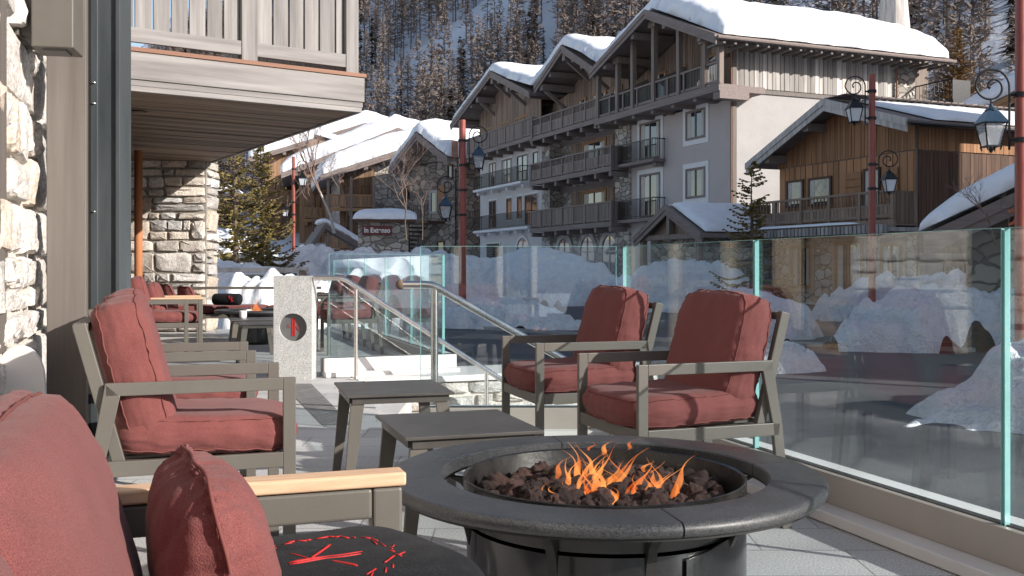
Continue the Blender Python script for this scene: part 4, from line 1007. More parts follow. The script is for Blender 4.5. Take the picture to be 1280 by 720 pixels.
# timber upper storey with gables
def gable_wall(mb, x0, x1, z0, prof, y, wd=.22, mat=None, lo=.7, hi=1.25, seed=1):
    rs = random.Random(seed); x = x0
    def zt_(x):
        for (xa, za), (xb, zb_) in zip(prof[:-1], prof[1:]):
            if xa <= x <= xb: return za + (zb_ - za) * (x - xa) / (xb - xa)
        return prof[0][1] if x < prof[0][0] else prof[-1][1]
    while x < x1 - .01:
        w_ = min(wd * rs.uniform(.8, 1.2), x1 - x); o = rs.uniform(0, .02); za = zt_(x) - .3; zb_ = zt_(x + w_) - .3
        mb.prism([(x + .008, z0), (x + w_ - .008, z0), (x + w_ - .008, zb_), (x + .008, za)], (y - .04 - o, y), tint=rs.uniform(lo, hi)); x += w_
G1 = [(-36.2, 12.6), (-27.5, 15.35), (-20.4, 12.7)]
G2 = [(-19.6, 12.9), (-15.5, 14.75), (-10.6, 12.3)]
G3 = [(-11.0, 12.3), (-4.75, 14.35), (1.6, 11.75)]
m = MB(); gable_wall(m, -33.7, -22.0, 9.72, G1, 0, seed=2); gable_wall(m, -22, -11.5, 9.9, [(-22, 12.6)] + G2, .9, seed=3); gable_wall(m, -11.5, 0, 9.2, G3, 1.1, seed=4); m.build('upper_boards', 'fwarm_z', B)
m = MB(); m.box(-33.7, -.1, 1.15, 12.5, 9.3, 12.2); m.prism([(-33, 12.2), (-27.5, 14.9), (-22, 12.2)], (.05, 12)); m.prism([(-22, 12.0), (-15.5, 14.3), (-11, 12.0)], (1.0, 12)); m.prism([(-11, 11.9), (-4.75, 13.9), (-.1, 12.0)], (1.2, 12)); m.build('upper_core', 'fwood_z', B)
m = MB(); board_wall(m, .1, 9.9, 9.75, 11.95, .0, wd=.26, rs=random.Random(9), axis='y', t=.05, lo=.55, hi=1.3, gap=.03); m.build('side_boards', 'fgrey_z', B)
m = MB(); m.box(.0, .14, .0, 10.0, 9.5, 9.7); m.box(-.05, .16, -.06, .16, g0, 11.8); m.build('side_trim', 'larch_z', B)
MB().box(-.3, .09, 9.9, 11.4, 7.5, 11.9).build('corner_pier', 'fstone', B)
MB().tube([(.2, 10.05, 2.0), (.2, 10.05, 11.4)], .06, 8).build('rain_pipe', 'deck', B)
MB().tube([(.12, -.12, -.5), (.12, -.12, 11.4)], .05, 8).build('rain_pipe', 'deck', B)
roof_part(B, G1, -1.6, 12.5); roof_part(B, G2, -1.6, 12.5); r3 = roof_part(B, G3, -2.0, 12.5)
m = MB(); m.tube([(1.72, -2.0, 11.62), (1.72, 12.5, 11.62)], .09, 8); m.build('gutter', 'fwood_x', r3)
m = MB()
for i in range(23): m.box(.25, 1.6, -1.6 + .62 * i, -1.48 + .62 * i, 11.38, 11.5)
m.build('rafter_tail', 'larch_z', r3)
allp = [(-36.3, 12.7), (-33.5, 13.65), (-27.5, 15.45), (-24, 14.2), (-20.2, 13.1), (-18.0, 13.8), (-15.5, 14.85), (-13, 13.9), (-10.7, 12.75), (-8, 13.5), (-4.75, 14.5), (-2, 13.35), (1.55, 11.8)]
def prf(x):
    for (xa, za), (xb, zb_) in zip(allp[:-1], allp[1:]):
        if x <= xb + 1e-6: return za + (zb_ - za) * (x - xa) / (xb - xa)
    return allp[-1][1]
def rs_main(x0, x1, y0, y1):
    def f(u, v): x = x0 + (x1 - x0) * u; return Vector((x, y0 + (y1 - y0) * v, prf(x)))
    return f
snow_slab('roof_snow', rs_main(-36.3, 1.6, -1.62, 12.2), 150, 40, lambda u, v: .62 + .5 * u ** 2, B, seed=1, n=26, amp=.11)
# chimney + cap
MB().box(-9, -4.6, 13.0, 16.1, 0, 13.4).build('rear_block', 'fgrey_z', B)
snow_slab('roof_snow', lambda u, v: Vector((-9 + 4.4 * u, 12.8 + 3.4 * v, 13.42)), 14, 12, .9, B, seed=21, n=6)
m = MB(); rs = random.Random(5)
for i in range(10):
    a = 2 * math.pi * i / 10; b_ = 2 * math.pi * (i + 1) / 10
    vt = [(-5.2 + .62 * math.cos(t), 15.0 + .62 * math.sin(t), 18.6) for t in (a, b_)]; vb = [(-5.2 + 1.0 * math.cos(t), 15.0 + 1.0 * math.sin(t), 14.0) for t in (a, b_)]
    m.add([vb[0], vb[1], vt[1], vt[0]], [(0, 1, 2, 3)], rs.uniform(.8, 1.1))
m.build('chimney', 'fgrey_z', B)
m = MB(); m.box(-7.6, -6.8, 4, 4.8, 13.5, 15.0); m.add([(-8.1, 3.6, 15.25), (-6.3, 3.6, 15.25), (-6.3, 5.2, 15.25), (-8.1, 5.2, 15.25), (-7.2, 4.4, 15.75)], [(0, 1, 4), (1, 2, 4), (2, 3, 4), (3, 0, 4), (3, 2, 1, 0)]); m.build('vent_cap', 'iron', B)
# windows W
for a, b in ((-31.7, -30.3), (-29.1, -27.2), (-26.2, -24.3), (-23.4, -22.5)): add_window(B, a, b, 7.25 if a < -30 or True else 7.6, 9.1, frame='fwood_x', surround='white', sw=.12, mull=1 if b - a > 1.2 else 0, curtain=a < -27)
for a, b, zz in ((-31.7, -30.2, 4.1), (-28.2, -27.2, 4.6), (-26.2, -25.3, 4.6), (-24.8, -22.6, 4.05)): add_window(B, a, b, zz, 6.2, frame='fwood_x', surround='white', sw=.12, mull=1 if b - a > 1.2 else 0)
for a, b in ((-32.2, -30.9), (-29.7, -27.5), (-26.6, -24.3)): add_window(B, a, b, 10.1, 11.9, frame='fwarm_x', fw=.14, curtain=True)
add_window(B, -32.3, -29.4, 1.2, 3.0, frame='white', mull=0)
m = MB(); [m.box(-32.2, -29.5, -.05, -.02, 1.35 + .2 * i, 1.45 + .2 * i) for i in range(8)]; m.build('louvre', 'iron', B)
def arch(root, xc, hw_, zb, zs, y=0, sur='white', glass='pane', sw=.2):
    m = MB(); pts = [(xc - hw_, zb)] + [(xc - hw_ * math.cos(t * math.pi / 14), zs + hw_ * math.sin(t * math.pi / 14)) for t in range(15)] + [(xc + hw_, zb)]
    m.prism(pts, (y - .03, y - .012)); wn = fixn(m.build('arched_window', glass, root))
    m = MB()
    for i in range(14):
        a, b = math.pi * i / 14, math.pi * (i + 1) / 14; R1_, R2_ = hw_, hw_ + sw
        m.prism([(xc - R1_ * math.cos(a), zs + R1_ * math.sin(a)), (xc - R2_ * math.cos(a), zs + R2_ * math.sin(a)), (xc - R2_ * math.cos(b), zs + R2_ * math.sin(b)), (xc - R1_ * math.cos(b), zs + R1_ * math.sin(b))], (y - .09, y), tint=random.uniform(.75, 1.2))
    m.box(xc - hw_ - .07, xc - hw_, y - .08, y, zb, zs); m.box(xc + hw_, xc + hw_ + .07, y - .08, y, zb, zs); m.box(xc - .04, xc + .04, y - .07, y - .031, zb, zs + hw_ * .95); m.box(xc - hw_, xc + hw_, y - .07, y - .031, zs - .04, zs + .04)
    fixn(m.build('surround', sur, wn))
arch(B, -25.2, 1.1, 1.0, 2.1, 0, 'white')
for xc in (-18.9, -15.6, -12.7): arch(B, xc, .95, .7, 2.05, .25, 'fgrey_z', sw=.35)
iron_balcony(B, -33.0, -23.6, 7.15); iron_balcony(B, -33.0, -22.4, 3.97)
timber_balcony(B, -33.4, -20.8, 9.95, dep=1.2, h=1.2, solid=1)
for z, so_ in ((9.85, .55), (6.9, .55), (3.75, 1)): timber_balcony(B, -21.2, -9.9, z, dep=1.15, h=1.12, solid=so_)
# M recess windows with timber surrounds
for z in (3.8, 6.95):
    m = MB(); m.box(-20.7, -11.5, .84, .9, z + 2.25, z + 2.6); m.build('timber_lintel', 'fwood_x', B)
    add_window(B, -17.6, -14.3, z, z + 2.2, y=.9, fw=.22, frame='fwarm_x', mull=1, curtain=True); add_window(B, -13.2, -11.6, z, z + 2.2, y=.9, fw=.2, frame='fwarm_x', mull=0, curtain=True)
    m = MB(); board_wall(m, -19.2, -17.7, z, z + 2.2, .88); board_wall(m, -14.2, -13.3, z, z + 2.2, .88); m.build('board_panel', 'fwarm_z', B)
for a, b in ((-18.1, -16.9), (-16.1, -14.2), (-13.4, -12.2)): add_window(B, a, b, 10.0, 12.0, y=.84, fw=.14, frame='fwarm_x', curtain=True)
# G part
for z, t in ((3.85, 6.25), (7.0, 9.1)):
    add_window(B, -8.7, -6.5, z, t, surround='white', sw=.26, frame='fwood_x', fw=.12, mull=1, curtain=True); iron_balcony(B, -11.6, -6.0, z - .05, dep=.8, slab='fwood_x')
for z, t in ((4.65, 6.2), (7.65, 9.15)): add_window(B, -4.0, -2.2, z - .05, t - .05, surround='white', sw=.26, frame='fwood_x', fw=.12, mull=1, curtain=True)
b = timber_balcony(B, -11.4, 1.0, 9.75, dep=1.3, h=1.0, solid=.02, mat='iron', ends=False)
m = MB()
for x in (-11.2, -8.9, -7.2, -5.0, -2.6, -.3, .9): m.box(x - .13, x + .13, -1.42, -1.18, 9.6, prf(x) - .35)
for x in (-8.9, -5.0, -.3): m.box(x - .35, x + .35, -1.5, 1.1, prf(x) - .85, prf(x) - .5); m.bar((x, -1.3, 11.0 - .3), (x, .6, 12.2 - .6), .2, .2)
m.build('balcony_post', 'fwood_z', B)
m = MB(); m.box(-11.4, 1.1, -1.5, 1.1, 9.3, 9.6); m.box(.55, 1.1, -1.45, .2, 8.95, 9.3); m.build('balcony_beam', 'fwood_x', B)
for a, b in ((-8.7, -7.6), (-6.3, -5.6), (-4.0, -2.7)): add_window(B, a, b, 10.0 if a < -6 or b > -3 else 9.8, 12.0, y=1.06, fw=.12, frame='fwarm_x', mull=0, curtain=True)
for x in (-30.5, -27.5, -24.6, -18.8, -15.5, -13.0): MB().box(x - .2, x + .2, -1.5, 1.0, prf(x) - 1.0, prf(x) - .6).bar((x, -1.2, prf(x) - 1.0), (x, .3, prf(x) - 2.1), .2, .2).build('bracket_beam', 'fwood_x', B)
# back wing balcony on the right end
m = MB(); m.box(-.5, 2.6, 11.4, 12.6, 9.3, 9.5); m.box(2.5, 2.56, 11.4, 12.6, 9.5, 10.5)
for i in range(12): m.box(-.4 + .25 * i, -.37 + .25 * i, 11.4, 11.43, 9.5, 10.5)
m.box(-.5, 2.6, 11.39, 11.44, 10.5, 10.56); m.build('end_balcony', 'iron', B)

# ---------------- porch
P = thing('entrance_porch', (0, 0, 0), bth, 'small dark timber entrance porch with snow on its gable roof before the grey building', 'porch')
P.location = BO + Vector((-.922, -.388, 0)) * 5 + Vector((.388, -.922, 0)) * 2.32
pp = [(-2.8, 2.45), (0, 3.8), (2.8, 2.45)]
roof_part(P, pp, -.1, 4.2, th=.14, rafters=False)
m = MB(); [m.box(x - .12, x + .12, .0, .24, -1, 2.5) for x in (-2.3, 2.3)]; m.box(-2.5, 2.5, .02, .22, 2.3, 2.52); m.box(-.12, .12, -.02, .2, 2.5, 3.6); m.build('frame', 'fwood_z', P)
MB().box(-2.3, 2.3, .5, 4.0, -1, 2.4).build('wall', 'fstone', P)
m = MB(); m.prism([(-2.0, 2.53), (2.0, 2.53), (0, 3.5)], (.3, .5)); m.build('gable_infill', 'fwarm_z', P)
def pb(xa, za, xb, zb_, y0, y1): return lambda u, v: Vector((xa + (xb - xa) * u, y0 + (y1 - y0) * v, za + (zb_ - za) * u + .06))
snow_slab('roof_snow', pb(.15, 3.73, 2.75, 2.5, .1, 4.0), 20, 20, .28, P, seed=3, n=8)
snow_slab('roof_snow', pb(-2.5, 2.6, -.15, 3.73, .1, 4.0), 20, 20, .16, P, seed=4, n=8)

# ---------------- brown chalet
CO = Vector((14.54, 36.0, 0)); C = thing('brown_chalet', CO, bth, 'brown timber clad chalet with low snowy gable roof and carved balcony behind a lamp post', 'house')
CG = [(-8.6, 5.55), (-3.6, 7.6), (.7, 6.25)]
m = MB(); m.box(-7.75, -.02, .02, 9.5, -1, 5.6); m.prism([(-7.75, 5.6), (-3.6, 7.3), (-.02, 6.2), (-.02, 5.6)], (.02, 9.5)); m.build('core', 'fwood_z', C)
m = MB(); gable_wall(m, -7.8, 0, 5.32, [(-8.6, 5.75), (-3.6, 7.7), (.7, 6.4)], .0, wd=.16, lo=.75, hi=1.15); m.build('upper_cladding', 'fbrown_z', C)
m = MB(); board_wall(m, -7.75, 0, 2.6, 5.28, .03, wd=.34, lo=.9, hi=1.45, gap=.05, rs=random.Random(2)); m.build('lower_cladding', 'fbrown_z', C)
m = MB(); board_wall(m, .1, 9.4, 5.32, 6.15, .0, wd=.17, axis='y', lo=.8, hi=1.2, rs=random.Random(3)); m.build('side_upper_cladding', 'fbrown_z', C)
m = MB(); m.box(.0, .10, .1, 9.4, -1, 1.58); m.build('side_plinth', 'larchpale_z', C)
for y_ in (1.2, 3.4, 5.8): add_window(C, y_, y_ + 1.2, .0, 1.35, y=.10, axis='y', frame='fdark_z', curtain=False)
m = MB(); board_wall(m, .1, 9.4, 1.6, 5.28, -.02, wd=.2, axis='y', lo=.7, hi=1.2, rs=random.Random(3)); m.build('side_lower_cladding', 'fdark_z', C)
MB().box(-7.75, .0, -.02, .0, -1, 2.58).build('stone_base', 'fstone', C)
for a, b_, z0_, z1_ in ((-6.9, -5.6, .2, 2.0), (-4.2, -2.6, -.6, 2.1), (-1.7, -.6, .3, 2.0)): add_window(C, a, b_, z0_, z1_, y=-.02, frame='fwarm_x', fw=.14, surround='larchpale_z', curtain=True)
rc = roof_part(C, CG, -1.1, 10.2, th=.16, mat='fwood_x', barge='fgrey_z')
m = MB(); m.tube([(.78, -1.1, 6.12), (.78, 10.2, 6.12)], .07, 8); m.build('gutter', 'iron', rc)
add_window(C, -7.2, -6.1, 3.6, 4.75, frame='fdark_z', curtain=True, mull=0, y=-.02); add_window(C, -5.8, -4.4, 3.6, 4.75, frame='fdark_z', curtain=True, mull=0, y=-.02); add_window(C, -2.6, -1.7, 3.1, 4.85, frame='fdark_z', curtain=True, mull=0, y=-.02)
m = MB(); [m.box(-3.6, -2.7, -.09, -.05, 3.3 + .3 * i, 3.57 + .3 * i) for i in range(5)]; m.build('shutter', 'fbrown_z', C); m = MB(); [m.box(-1.6, -.8, -.09, -.05, 3.3 + .3 * i, 3.57 + .3 * i) for i in range(5)]; m.build('shutter', 'fbrown_z', C)
b = timber_balcony(C, -8.3, .1, 2.85, dep=1.1, h=1.0, solid=.45, mat='fwarm_z', matx='fwarm_z', ends=True, wd=.2)
snow_slab('balcony_snow', lambda u, v: Vector((-8.5 + 7 * u, -1.35 + .3 * v, 2.66)), 24, 6, .10, C, seed=8, n=6)
m = MB(); m.box(-8.5, .3, -1.5, .0, 2.35, 2.5, tint=.8)
for i in range(40): m.box(-8.5 + .22 * i, -8.35 + .22 * i, -1.56, -1.5, 2.3, 2.6, tint=random.uniform(.5, .9))
m.build('shingle_edge', 'fgrey_z', C)
snow_slab('roof_snow', lambda u, v: Vector((-8.5 + 4.9 * u, -1.05 + 11 * v, 5.62 + 2.05 * u)), 24, 30, .13, C, seed=6, n=16)
snow_slab('roof_snow', lambda u, v: Vector((-3.6 + 4.2 * u, .3 + 9.6 * v, 7.64 - 1.32 * u)), 24, 40, .17, C, seed=7, n=14, amp=.3)
m = MB(); 
for i in range(30): m.box(-3.7, -2.6, -.9 + .36 * i, -.62 + .36 * i, 7.66, 7.70, tint=random.uniform(.6, 1.2))
m.build('ridge_tiles', 'fwood_x', C)

# ---------------- second chalet behind right, snowed
q = Vector((24.2, 46.0, 0)); D = thing('stone_chalet', q, bth + R(28), 'stone chalet with thick white roof snow at the right behind the big lantern', 'house')
DG = [(-4.6, 7.2), (2.2, 10.4), (8, 7.6)]
m = MB(); m.box(-3.2, 6.6, 0, 9, -1, 7.8); m.prism([(-3.2, 7.8), (6.6, 7.8), (2.2, 9.9)], (0, 9)); m.build('wall', 'fstone', D)
roof_part(D, DG, -1.2, 10, th=.2, barge='fwarm_x')
def dsn(u, v):
    x = -4.7 + 12.8 * u; z = 7.25 + (x + 4.7) * .47 if x < 2.2 else 10.48 - (x - 2.2) * .48; return Vector((x, -1.2 + 11 * v, z))
snow_slab('roof_snow', dsn, 50, 20, 1.0, D, seed=12, n=12)
add_window(D, -.6, .9, 4.2, 6.0, frame='fwarm_x', surround='fgrey_z')

# ---------------- near right snowed hut
q = at(1163, 292, 22.5); E_ = thing('snowed_hut', (q.x, 22.5, 0), R(-30), 'low stone hut under rounded snow with orange netting along its gable at the right', 'hut')
EG = [(-.1, 1.75), (4.6, 4.0), (9, 1.9)]
m = MB(); m.box(.7, 8.4, .3, 6, -1, 2.0); m.prism([(.7, 2.0), (8.4, 2.0), (4.6, 3.7)], (.3, 6)); m.build('wall', 'fstone2', E_)
roof_part(E_, EG, -.3, 6.5, th=.12, rafters=False)
snow_slab('roof_snow', lambda u, v: Vector((-.2 + 9.3 * u, -.4 + 7 * v, (1.85 + (9.3 * u) * .478) if u < .51 else 4.1 - (9.3 * u - 4.75) * .47)), 50, 24, .62, E_, seed=15, n=9, amp=.12)
m = MB()
for s_, off in ((1, 0), (1, -.28)): m.bar((1.6, -.42, 2.25 + off), (4.6, -.42, 3.65 + off), .03, .06)
for i in range(16): t = i / 16; x = 1.7 + 2.8 * t; z = 2.05 + 1.32 * t; m.bar((x, -.42, z), (x + .22, -.42, z + .30), .03, .035); m.bar((x + .22, -.425, z + .05), (x, -.425, z + .22), .03, .035)
m.build('netting', 'lattice', E_)

# ---------------- stone house with outside stairs
q = Vector(((571 - 640) / F * 60, 60, 0)); S = thing('stone_house', q, R(-50), 'stone house with snowy gable roof and outside stair left of the white building', 'house')
S.scale = (1.4, 1.4, 1.4); S.location = (q.x * 1.4, 84, -.42)
SG = [(-5.55, 7.3), (-2.5, 9.3), (.75, 7.5)]
m = MB(); m.box(-5.0, 0, 0, 8, -1, 7.6); m.prism([(-5, 7.4), (0, 7.6), (-2.5, 9.0)], (0, 8)); m.build('wall', 'fstone2', S)
roof_part(S, SG, -1.2, 8.5, th=.18, rafters=True)
def ssn(u, v):
    x = -5.6 + 6.4 * u; z = 7.4 + (x + 5.6) * .66 if x < -2.5 else 9.44 - (x + 2.5) * .56; return Vector((x, -1.25 + 9.8 * v, z))
snow_slab('roof_snow', ssn, 44, 30, .85, S, seed=17, n=10, amp=.08)
add_window(S, -2.75, -1.95, 4.4, 5.85, frame='cream', fw=.14, mull=0); add_window(S, -.9, -.35, 6.4, 7.3, frame='fdark_z', mull=0)
MB().box(-1.85, -1.2, -.07, -.02, 4.6, 6.1).build('shutter', 'fbrown_z', S)
add_window(S, -2.0, -1.2, .9, 2.7, frame='fdark_z', mull=0)
m = MB(); m.box(-3.2, -1.2, -1.3, -.01, 3.75, 3.9)
for i in range(14): m.box(-3.2 - .25 * (i + 1), -3.2 - .25 * i, -1.25, -.1, 3.75 - .25 * (i + 1), 3.85 - .25 * (i + 1))
st_ = m.build('outside_stair', 'fdark_z', S)
m = MB()
for i in range(9): m.box(-3.2 + .24 * i, -3.17 + .24 * i, -1.3, -1.27, 3.9, 4.85)
m.bar((-3.2, -1.285, 4.87), (-1.2, -1.285, 4.87), .05, .05); m.bar((-3.2, -1.285, 4.87), (-6.7, -1.285, 1.4), .05, .05); m.bar((-3.2, -1.285, 3.85), (-6.7, -1.285, .4), .06, .22)
for i in range(28): x = -3.3 - .12 * i; z = 3.9 - .12 * i; m.box(x - .01, x + .01, -1.3, -1.28, z, z + .95)
m.build('railing', 'iron', st_)
MB().tube([(.1, -.15, .2), (.1, -.15, 7.0)], .05, 6).build('rain_pipe', 'iron', S)

# ---------------- village chalets
def village(name, q, rot, label, eave, peak, right, dep, front_y=-1.5, snow=.7, mat='vwarm_z', seed=1, stone=None):
    q = Vector(q); q = Vector((q.x * 1.16, q.y * 1.16, 1.16 * (q.z - H) + H))
    V = thing(name, q, R(rot), label, 'house', 'snow roofed chalets of the far village'); V.scale = (1.16, 1.16, 1.16)
    G_ = [eave, peak, right]; x0 = eave[0] + 1.6; x1 = right[0] - 1.6
    m = MB(); m.box(x0 + .1, x1 - .1, .1, dep, -2, min(eave[1], right[1]) + .3); m.prism([(x0 + .1, eave[1] + .3), (x1 - .1, right[1] + .3), (peak[0], peak[1] - .3)], (.1, dep)); m.build('core', 'fstone' if stone else 'fwood_z', V)
    m = MB(); gable_wall(m, x0, x1 if not stone else stone, 0, G_, 0, wd=.4, seed=seed, lo=.55, hi=1.35); m.build('boards', mat, V)
    if stone:
        m = MB(); m.box(stone, x1, -.05, .08, -2, peak[1] - 2.2); m.build('stone_part', 'fstone', V)
    roof_part(V, G_, front_y, dep + 1, th=.3, rafters=True)
    def f(u, v):
        x = eave[0] + (right[0] - eave[0]) * u; z = eave[1] + (x - eave[0]) / (peak[0] - eave[0]) * (peak[1] - eave[1]) if x < peak[0] else peak[1] + (x - peak[0]) / (right[0] - peak[0]) * (right[1] - peak[1])
        return Vector((x, front_y - .05 + (dep + 1 - front_y) * v, z + .05))
    snow_slab('roof_snow', f, 60, 26, snow, V, seed=seed, n=16, amp=.1)
    return V
V1 = village('village_chalet', (-15.4, 80, 0), 14, 'nearest village chalet with a two storey timber balcony and a sunlit stone wall', (0, 8.3), (9.5, 11.6), (16, 9.0), 12, seed=31, stone=4.4, snow=1.6)
timber_balcony(V1, .5, 4.3, 5.9, dep=1.2, h=1.0, solid=.9, mat='vwarm_z', matx='fwarm_x'); timber_balcony(V1, .5, 4.3, 2.6, dep=1.2, h=1.0, solid=.9, mat='vwarm_z', matx='fwarm_x')
for x in (.6, 2.4, 4.2): MB().box(x - .1, x + .1, -1.3, -1.1, 1, 8.3).build('post', 'fwood_z', V1)
for x, z in ((1.8, 3.0), (3.1, 3.1), (1.9, 6.4), (3.3, 6.4)): add_window(V1, x, x + .7, z, z + 1.3, frame='fdark_z', mull=0)
add_window(V1, 6.8, 8.0, 6.6, 8.0, y=-.05, frame='fwarm_x'); add_window(V1, 6.6, 8.6, 2.2, 3.6, y=-.05, frame='fdark_z')
V2 = village('village_chalet', (-21.2, 92, 0), 12, 'middle village chalet with a small snowy dormer on its long white roof', (0, 9.6), (10.5, 14.0), (16, 12.2), 12, seed=37, snow=1.6)
for x in (3, 5.4, 7.8): add_window(V2, x, x + 1.1, 6.2, 8.0, frame='fdark_z'); add_window(V2, x, x + 1.1, 2.6, 4.4, frame='fdark_z')
timber_balcony(V2, 2.0, 9.5, 5.6, dep=1.2, h=1.0, solid=.9, mat='vwarm_z', matx='fwarm_x')
m = MB(); m.prism([(2.3, 10.4), (2.4, 12.6), (3.4, 13.3), (4.6, 12.4), (4.6, 11.2)], (-.8, 4)); m.build('dormer', 'fwarm_z', V2)
snow_slab('dormer_snow', lambda u, v: Vector((2.9 + 3.6 * u, -1.2 + 5 * v, 13.3 - .9 * u)), 16, 12, .6, V2, seed=5, n=6)
V3 = village('village_chalet', (-27.3, 104, 0), 10, 'farthest village chalet with a low white roof just under the balcony corner', (0, 12.3), (12, 16.2), (19, 14), 12, seed=41, snow=1.5)
for x in (2.6, 5, 7.4): add_window(V3, x, x + 1.1, 8.6, 10.6, frame='fdark_z')
timber_balcony(V3, 1.8, 9.5, 8.0, dep=1.3, h=1.1, solid=.9, mat='vwarm_z', matx='fwarm_x')
V4 = village('village_chalet', (-46, 98, 0), 8, 'village chalet half hidden behind the fir trees at the far left', (0, 7.5), (10, 10.6), (19, 8), 12, seed=43, snow=1.0)
V5 = village('village_chalet', (-12, 118, 4), 5, 'village chalet highest on the slope, only its snowy roof showing', (0, 9.5), (9, 13.3), (18, 10), 12, seed=47, snow=1.0)
# small shelter
q = at(418, 300, 70); K = thing('snowed_shelter', (q.x, 70, 0), R(20), 'little A-frame shelter under bluish snow beside the leaning pale trunk', 'shelter')
roof_part(K, [(-2.2, 2.0), (-.7, 4.2), (2.6, 2.3)], -.6, 3, th=.15, rafters=False); MB().box(-1.5, 1.6, .2, 2.6, -1, 2.3).build('wall', 'fdark_z', K)
snow_slab('roof_snow', lambda u, v: Vector((-.9 + 3.6 * u, -.7 + 3.8 * v, 4.25 - 2.0 * u)), 20, 14, .5, K, seed=9, n=6)
# sign hut
q = at(478, 300, 58); K = thing('sign_hut', (q.x, 58, 0), R(6), 'low stone hut with flat snow roof and a small red sign', 'hut')
m = MB(); m.box(-1.4, 1.5, .0, 2.5, -1, 3.7); m.build('wall', 'fstone', K)
m = MB(); m.box(-1.6, 1.9, -.25, 2.7, 3.7, 3.85); m.build('roof', 'fdark_z', K)
snow_slab('roof_snow', lambda u, v: Vector((-1.7 + 3.7 * u, -.3 + 3.1 * v, 3.86 + .35 * v)), 24, 14, .42, K, seed=19, n=5)
sg = MB().box(-1.15, .55, -.09, -.02, 2.95, 3.5).build('sign', 'signred', K)
tx = bpy.data.curves.new('sign_text', 'FONT'); tx.body = 'In Extenso'; tx.size = .40; tx.extrude = .012; tx.align_x = 'CENTER'; tx.align_y = 'CENTER'; tx.offset = .012
to = bpy.data.objects.new('sign_text_curve', tx); col.objects.link(to); bpy.context.view_layer.update()
me = bpy.data.meshes.new_from_object(to.evaluated_get(bpy.context.evaluated_depsgraph_get())); bpy.data.objects.remove(to)
tm = bpy.data.objects.new('lettering', me); col.objects.link(tm); me.materials.clear(); me.materials.append(M['signwhite']); tm.parent = sg; tm.rotation_euler = (R(90), 0, 0); tm.location = (-.3, -.105, 3.225); tm.scale = (.88, 1, 1)

# ---------------- tall chalet outside the frame on the right added and shaped to shade the street
X_ = thing('offscreen_chalet', (27, 4.5, 0), 0, 'unseen tall stone and timber chalet with lower wing outside the right edge, shaped to shade the street', 'building')
def slope_roof(x0, x1, y0, y1, ze, zr, tg, th=0):
    xm = (x0 + x1) / 2; m = MB(); m.add([(x0, y0, ze), (x1, y0, ze), (x1, y1, ze), (x0, y1, ze), (xm, y0, zr), (xm, y1, zr)], [(0, 4, 5, 3), (1, 2, 5, 4), (0, 1, 4), (3, 5, 2), (0, 3, 2, 1)]); r_f = m.build('roof', 'fwood_x', X_)
    snow_slab('roof_snow', lambda u, v: Vector((x0 + (x1 - x0) * u, y0 + (y1 - y0) * v, zr + .1 - abs(2 * u - 1) * (zr - ze))), 30, 40, .7, r_f, seed=2, n=16)
MB().box(0, 11, 0, 21, -1, 8).build('stone_wall', 'fstone', X_); MB().box(.1, 10.9, .1, 20.9, 8, 17.5).build('timber_wall', 'fwarm_z', X_); slope_roof(-1.5, 12.5, -1, 22, 17.2, 20.5, 0)
MB().box(0.5, 9, 21.0, 33, -1, 4).build('wing_wall', 'fstone', X_); MB().box(.6, 8.9, 22, 32.9, 4, 7.2).build('wing_timber_wall', 'fwarm_z', X_); slope_roof(-.6, 10, 22.1, 34, 7.0, 9.6, 0)
for i in range(5):
    for z in (1.2, 4.6, 9.2, 13.0):
        m = MB(); m.box(-.06, 0, 2.0 + 4.0 * i, 3.5 + 4.0 * i, z, z + 1.7); w_ = m.build('window', 'fwarm_x', X_); MB().box(-.075, -.062, 2.1 + 4.0 * i, 3.4 + 4.0 * i, z + .1, z + 1.6).build('pane', 'pane', w_)

# ================================================================ snow banks
def snow_bank(label, cx, cy, rx, ry, h, rot=0, seed=0, n=90, dirty=True, lumps=.85, zb=None, name='snow_bank', flat=1.0):
    mb = MB(); vs = []; fs = []; c, s_ = math.cos(rot), math.sin(rot)
    for j in range(n + 1):
        for i in range(n + 1):
            u = -1 + 2 * i / n; v = -1 + 2 * j / n
            x, y = u * rx, v * ry; wx, wy = cx + c * x - s_ * y, cy + s_ * x + c * y
            rr_ = math.sqrt(u * u + v * v) * (1 + .26 * noise.noise(Vector((wx * .5, wy * .5, seed))) + .16 * noise.noise(Vector((wx * 2.2, wy * 2.2, seed))))
            base = max(0.0, 1 - rr_ ** 2.2) ** (.75 * flat)
            p = Vector((wx, wy, seed * 3.1)); sc = 1 / max(.5, h)
            nz_ = base * h * (1 + .35 * noise.noise(p * sc * .8))
            lm = (noise.fractal(p * 1.7 * sc, .9, 2.1, 5)) * .11 * h * lumps * min(1, base * 3)
            vv_ = noise.voronoi(p * 2.6 * sc)[0][0]; v2_ = noise.voronoi(p * 6.5 * sc)[0][0]; lm += ((.42 - vv_ * vv_ * 1.5) * .20 + (.4 - v2_ * v2_ * 1.6) * .08) * h * lumps * min(1, base * 3)
            lm += noise.fractal(p * 6, 1.0, 2.2, 4) * .035 * lumps * min(1, base * 4)
            z = nz_ + lm - (.25 if base <= 0 else 0) - .05
            vs.append((wx - cx, wy - cy, z))
    W_ = n + 1
    fs = [(j * W_ + i, j * W_ + i + 1, (j + 1) * W_ + i + 1, (j + 1) * W_ + i) for j in range(n) for i in range(n)]
    mb.add(vs, fs); o = mb.build(name, 'snowdirty' if dirty else 'snow', smooth=True)
    o.location = (cx, cy, streetz(cx, cy) if zb is None else zb); tag(o, label, 'snow pile', 'ploughed snow piles'); return o
snow_bank('bright sunlit snow pile behind the granite pillar at the end of the terrace', -4.75, 19.6, 1.7, 1.5, 1.28, .1, 3, zb=-.35, lumps=1.0, flat=.55, dirty=False)
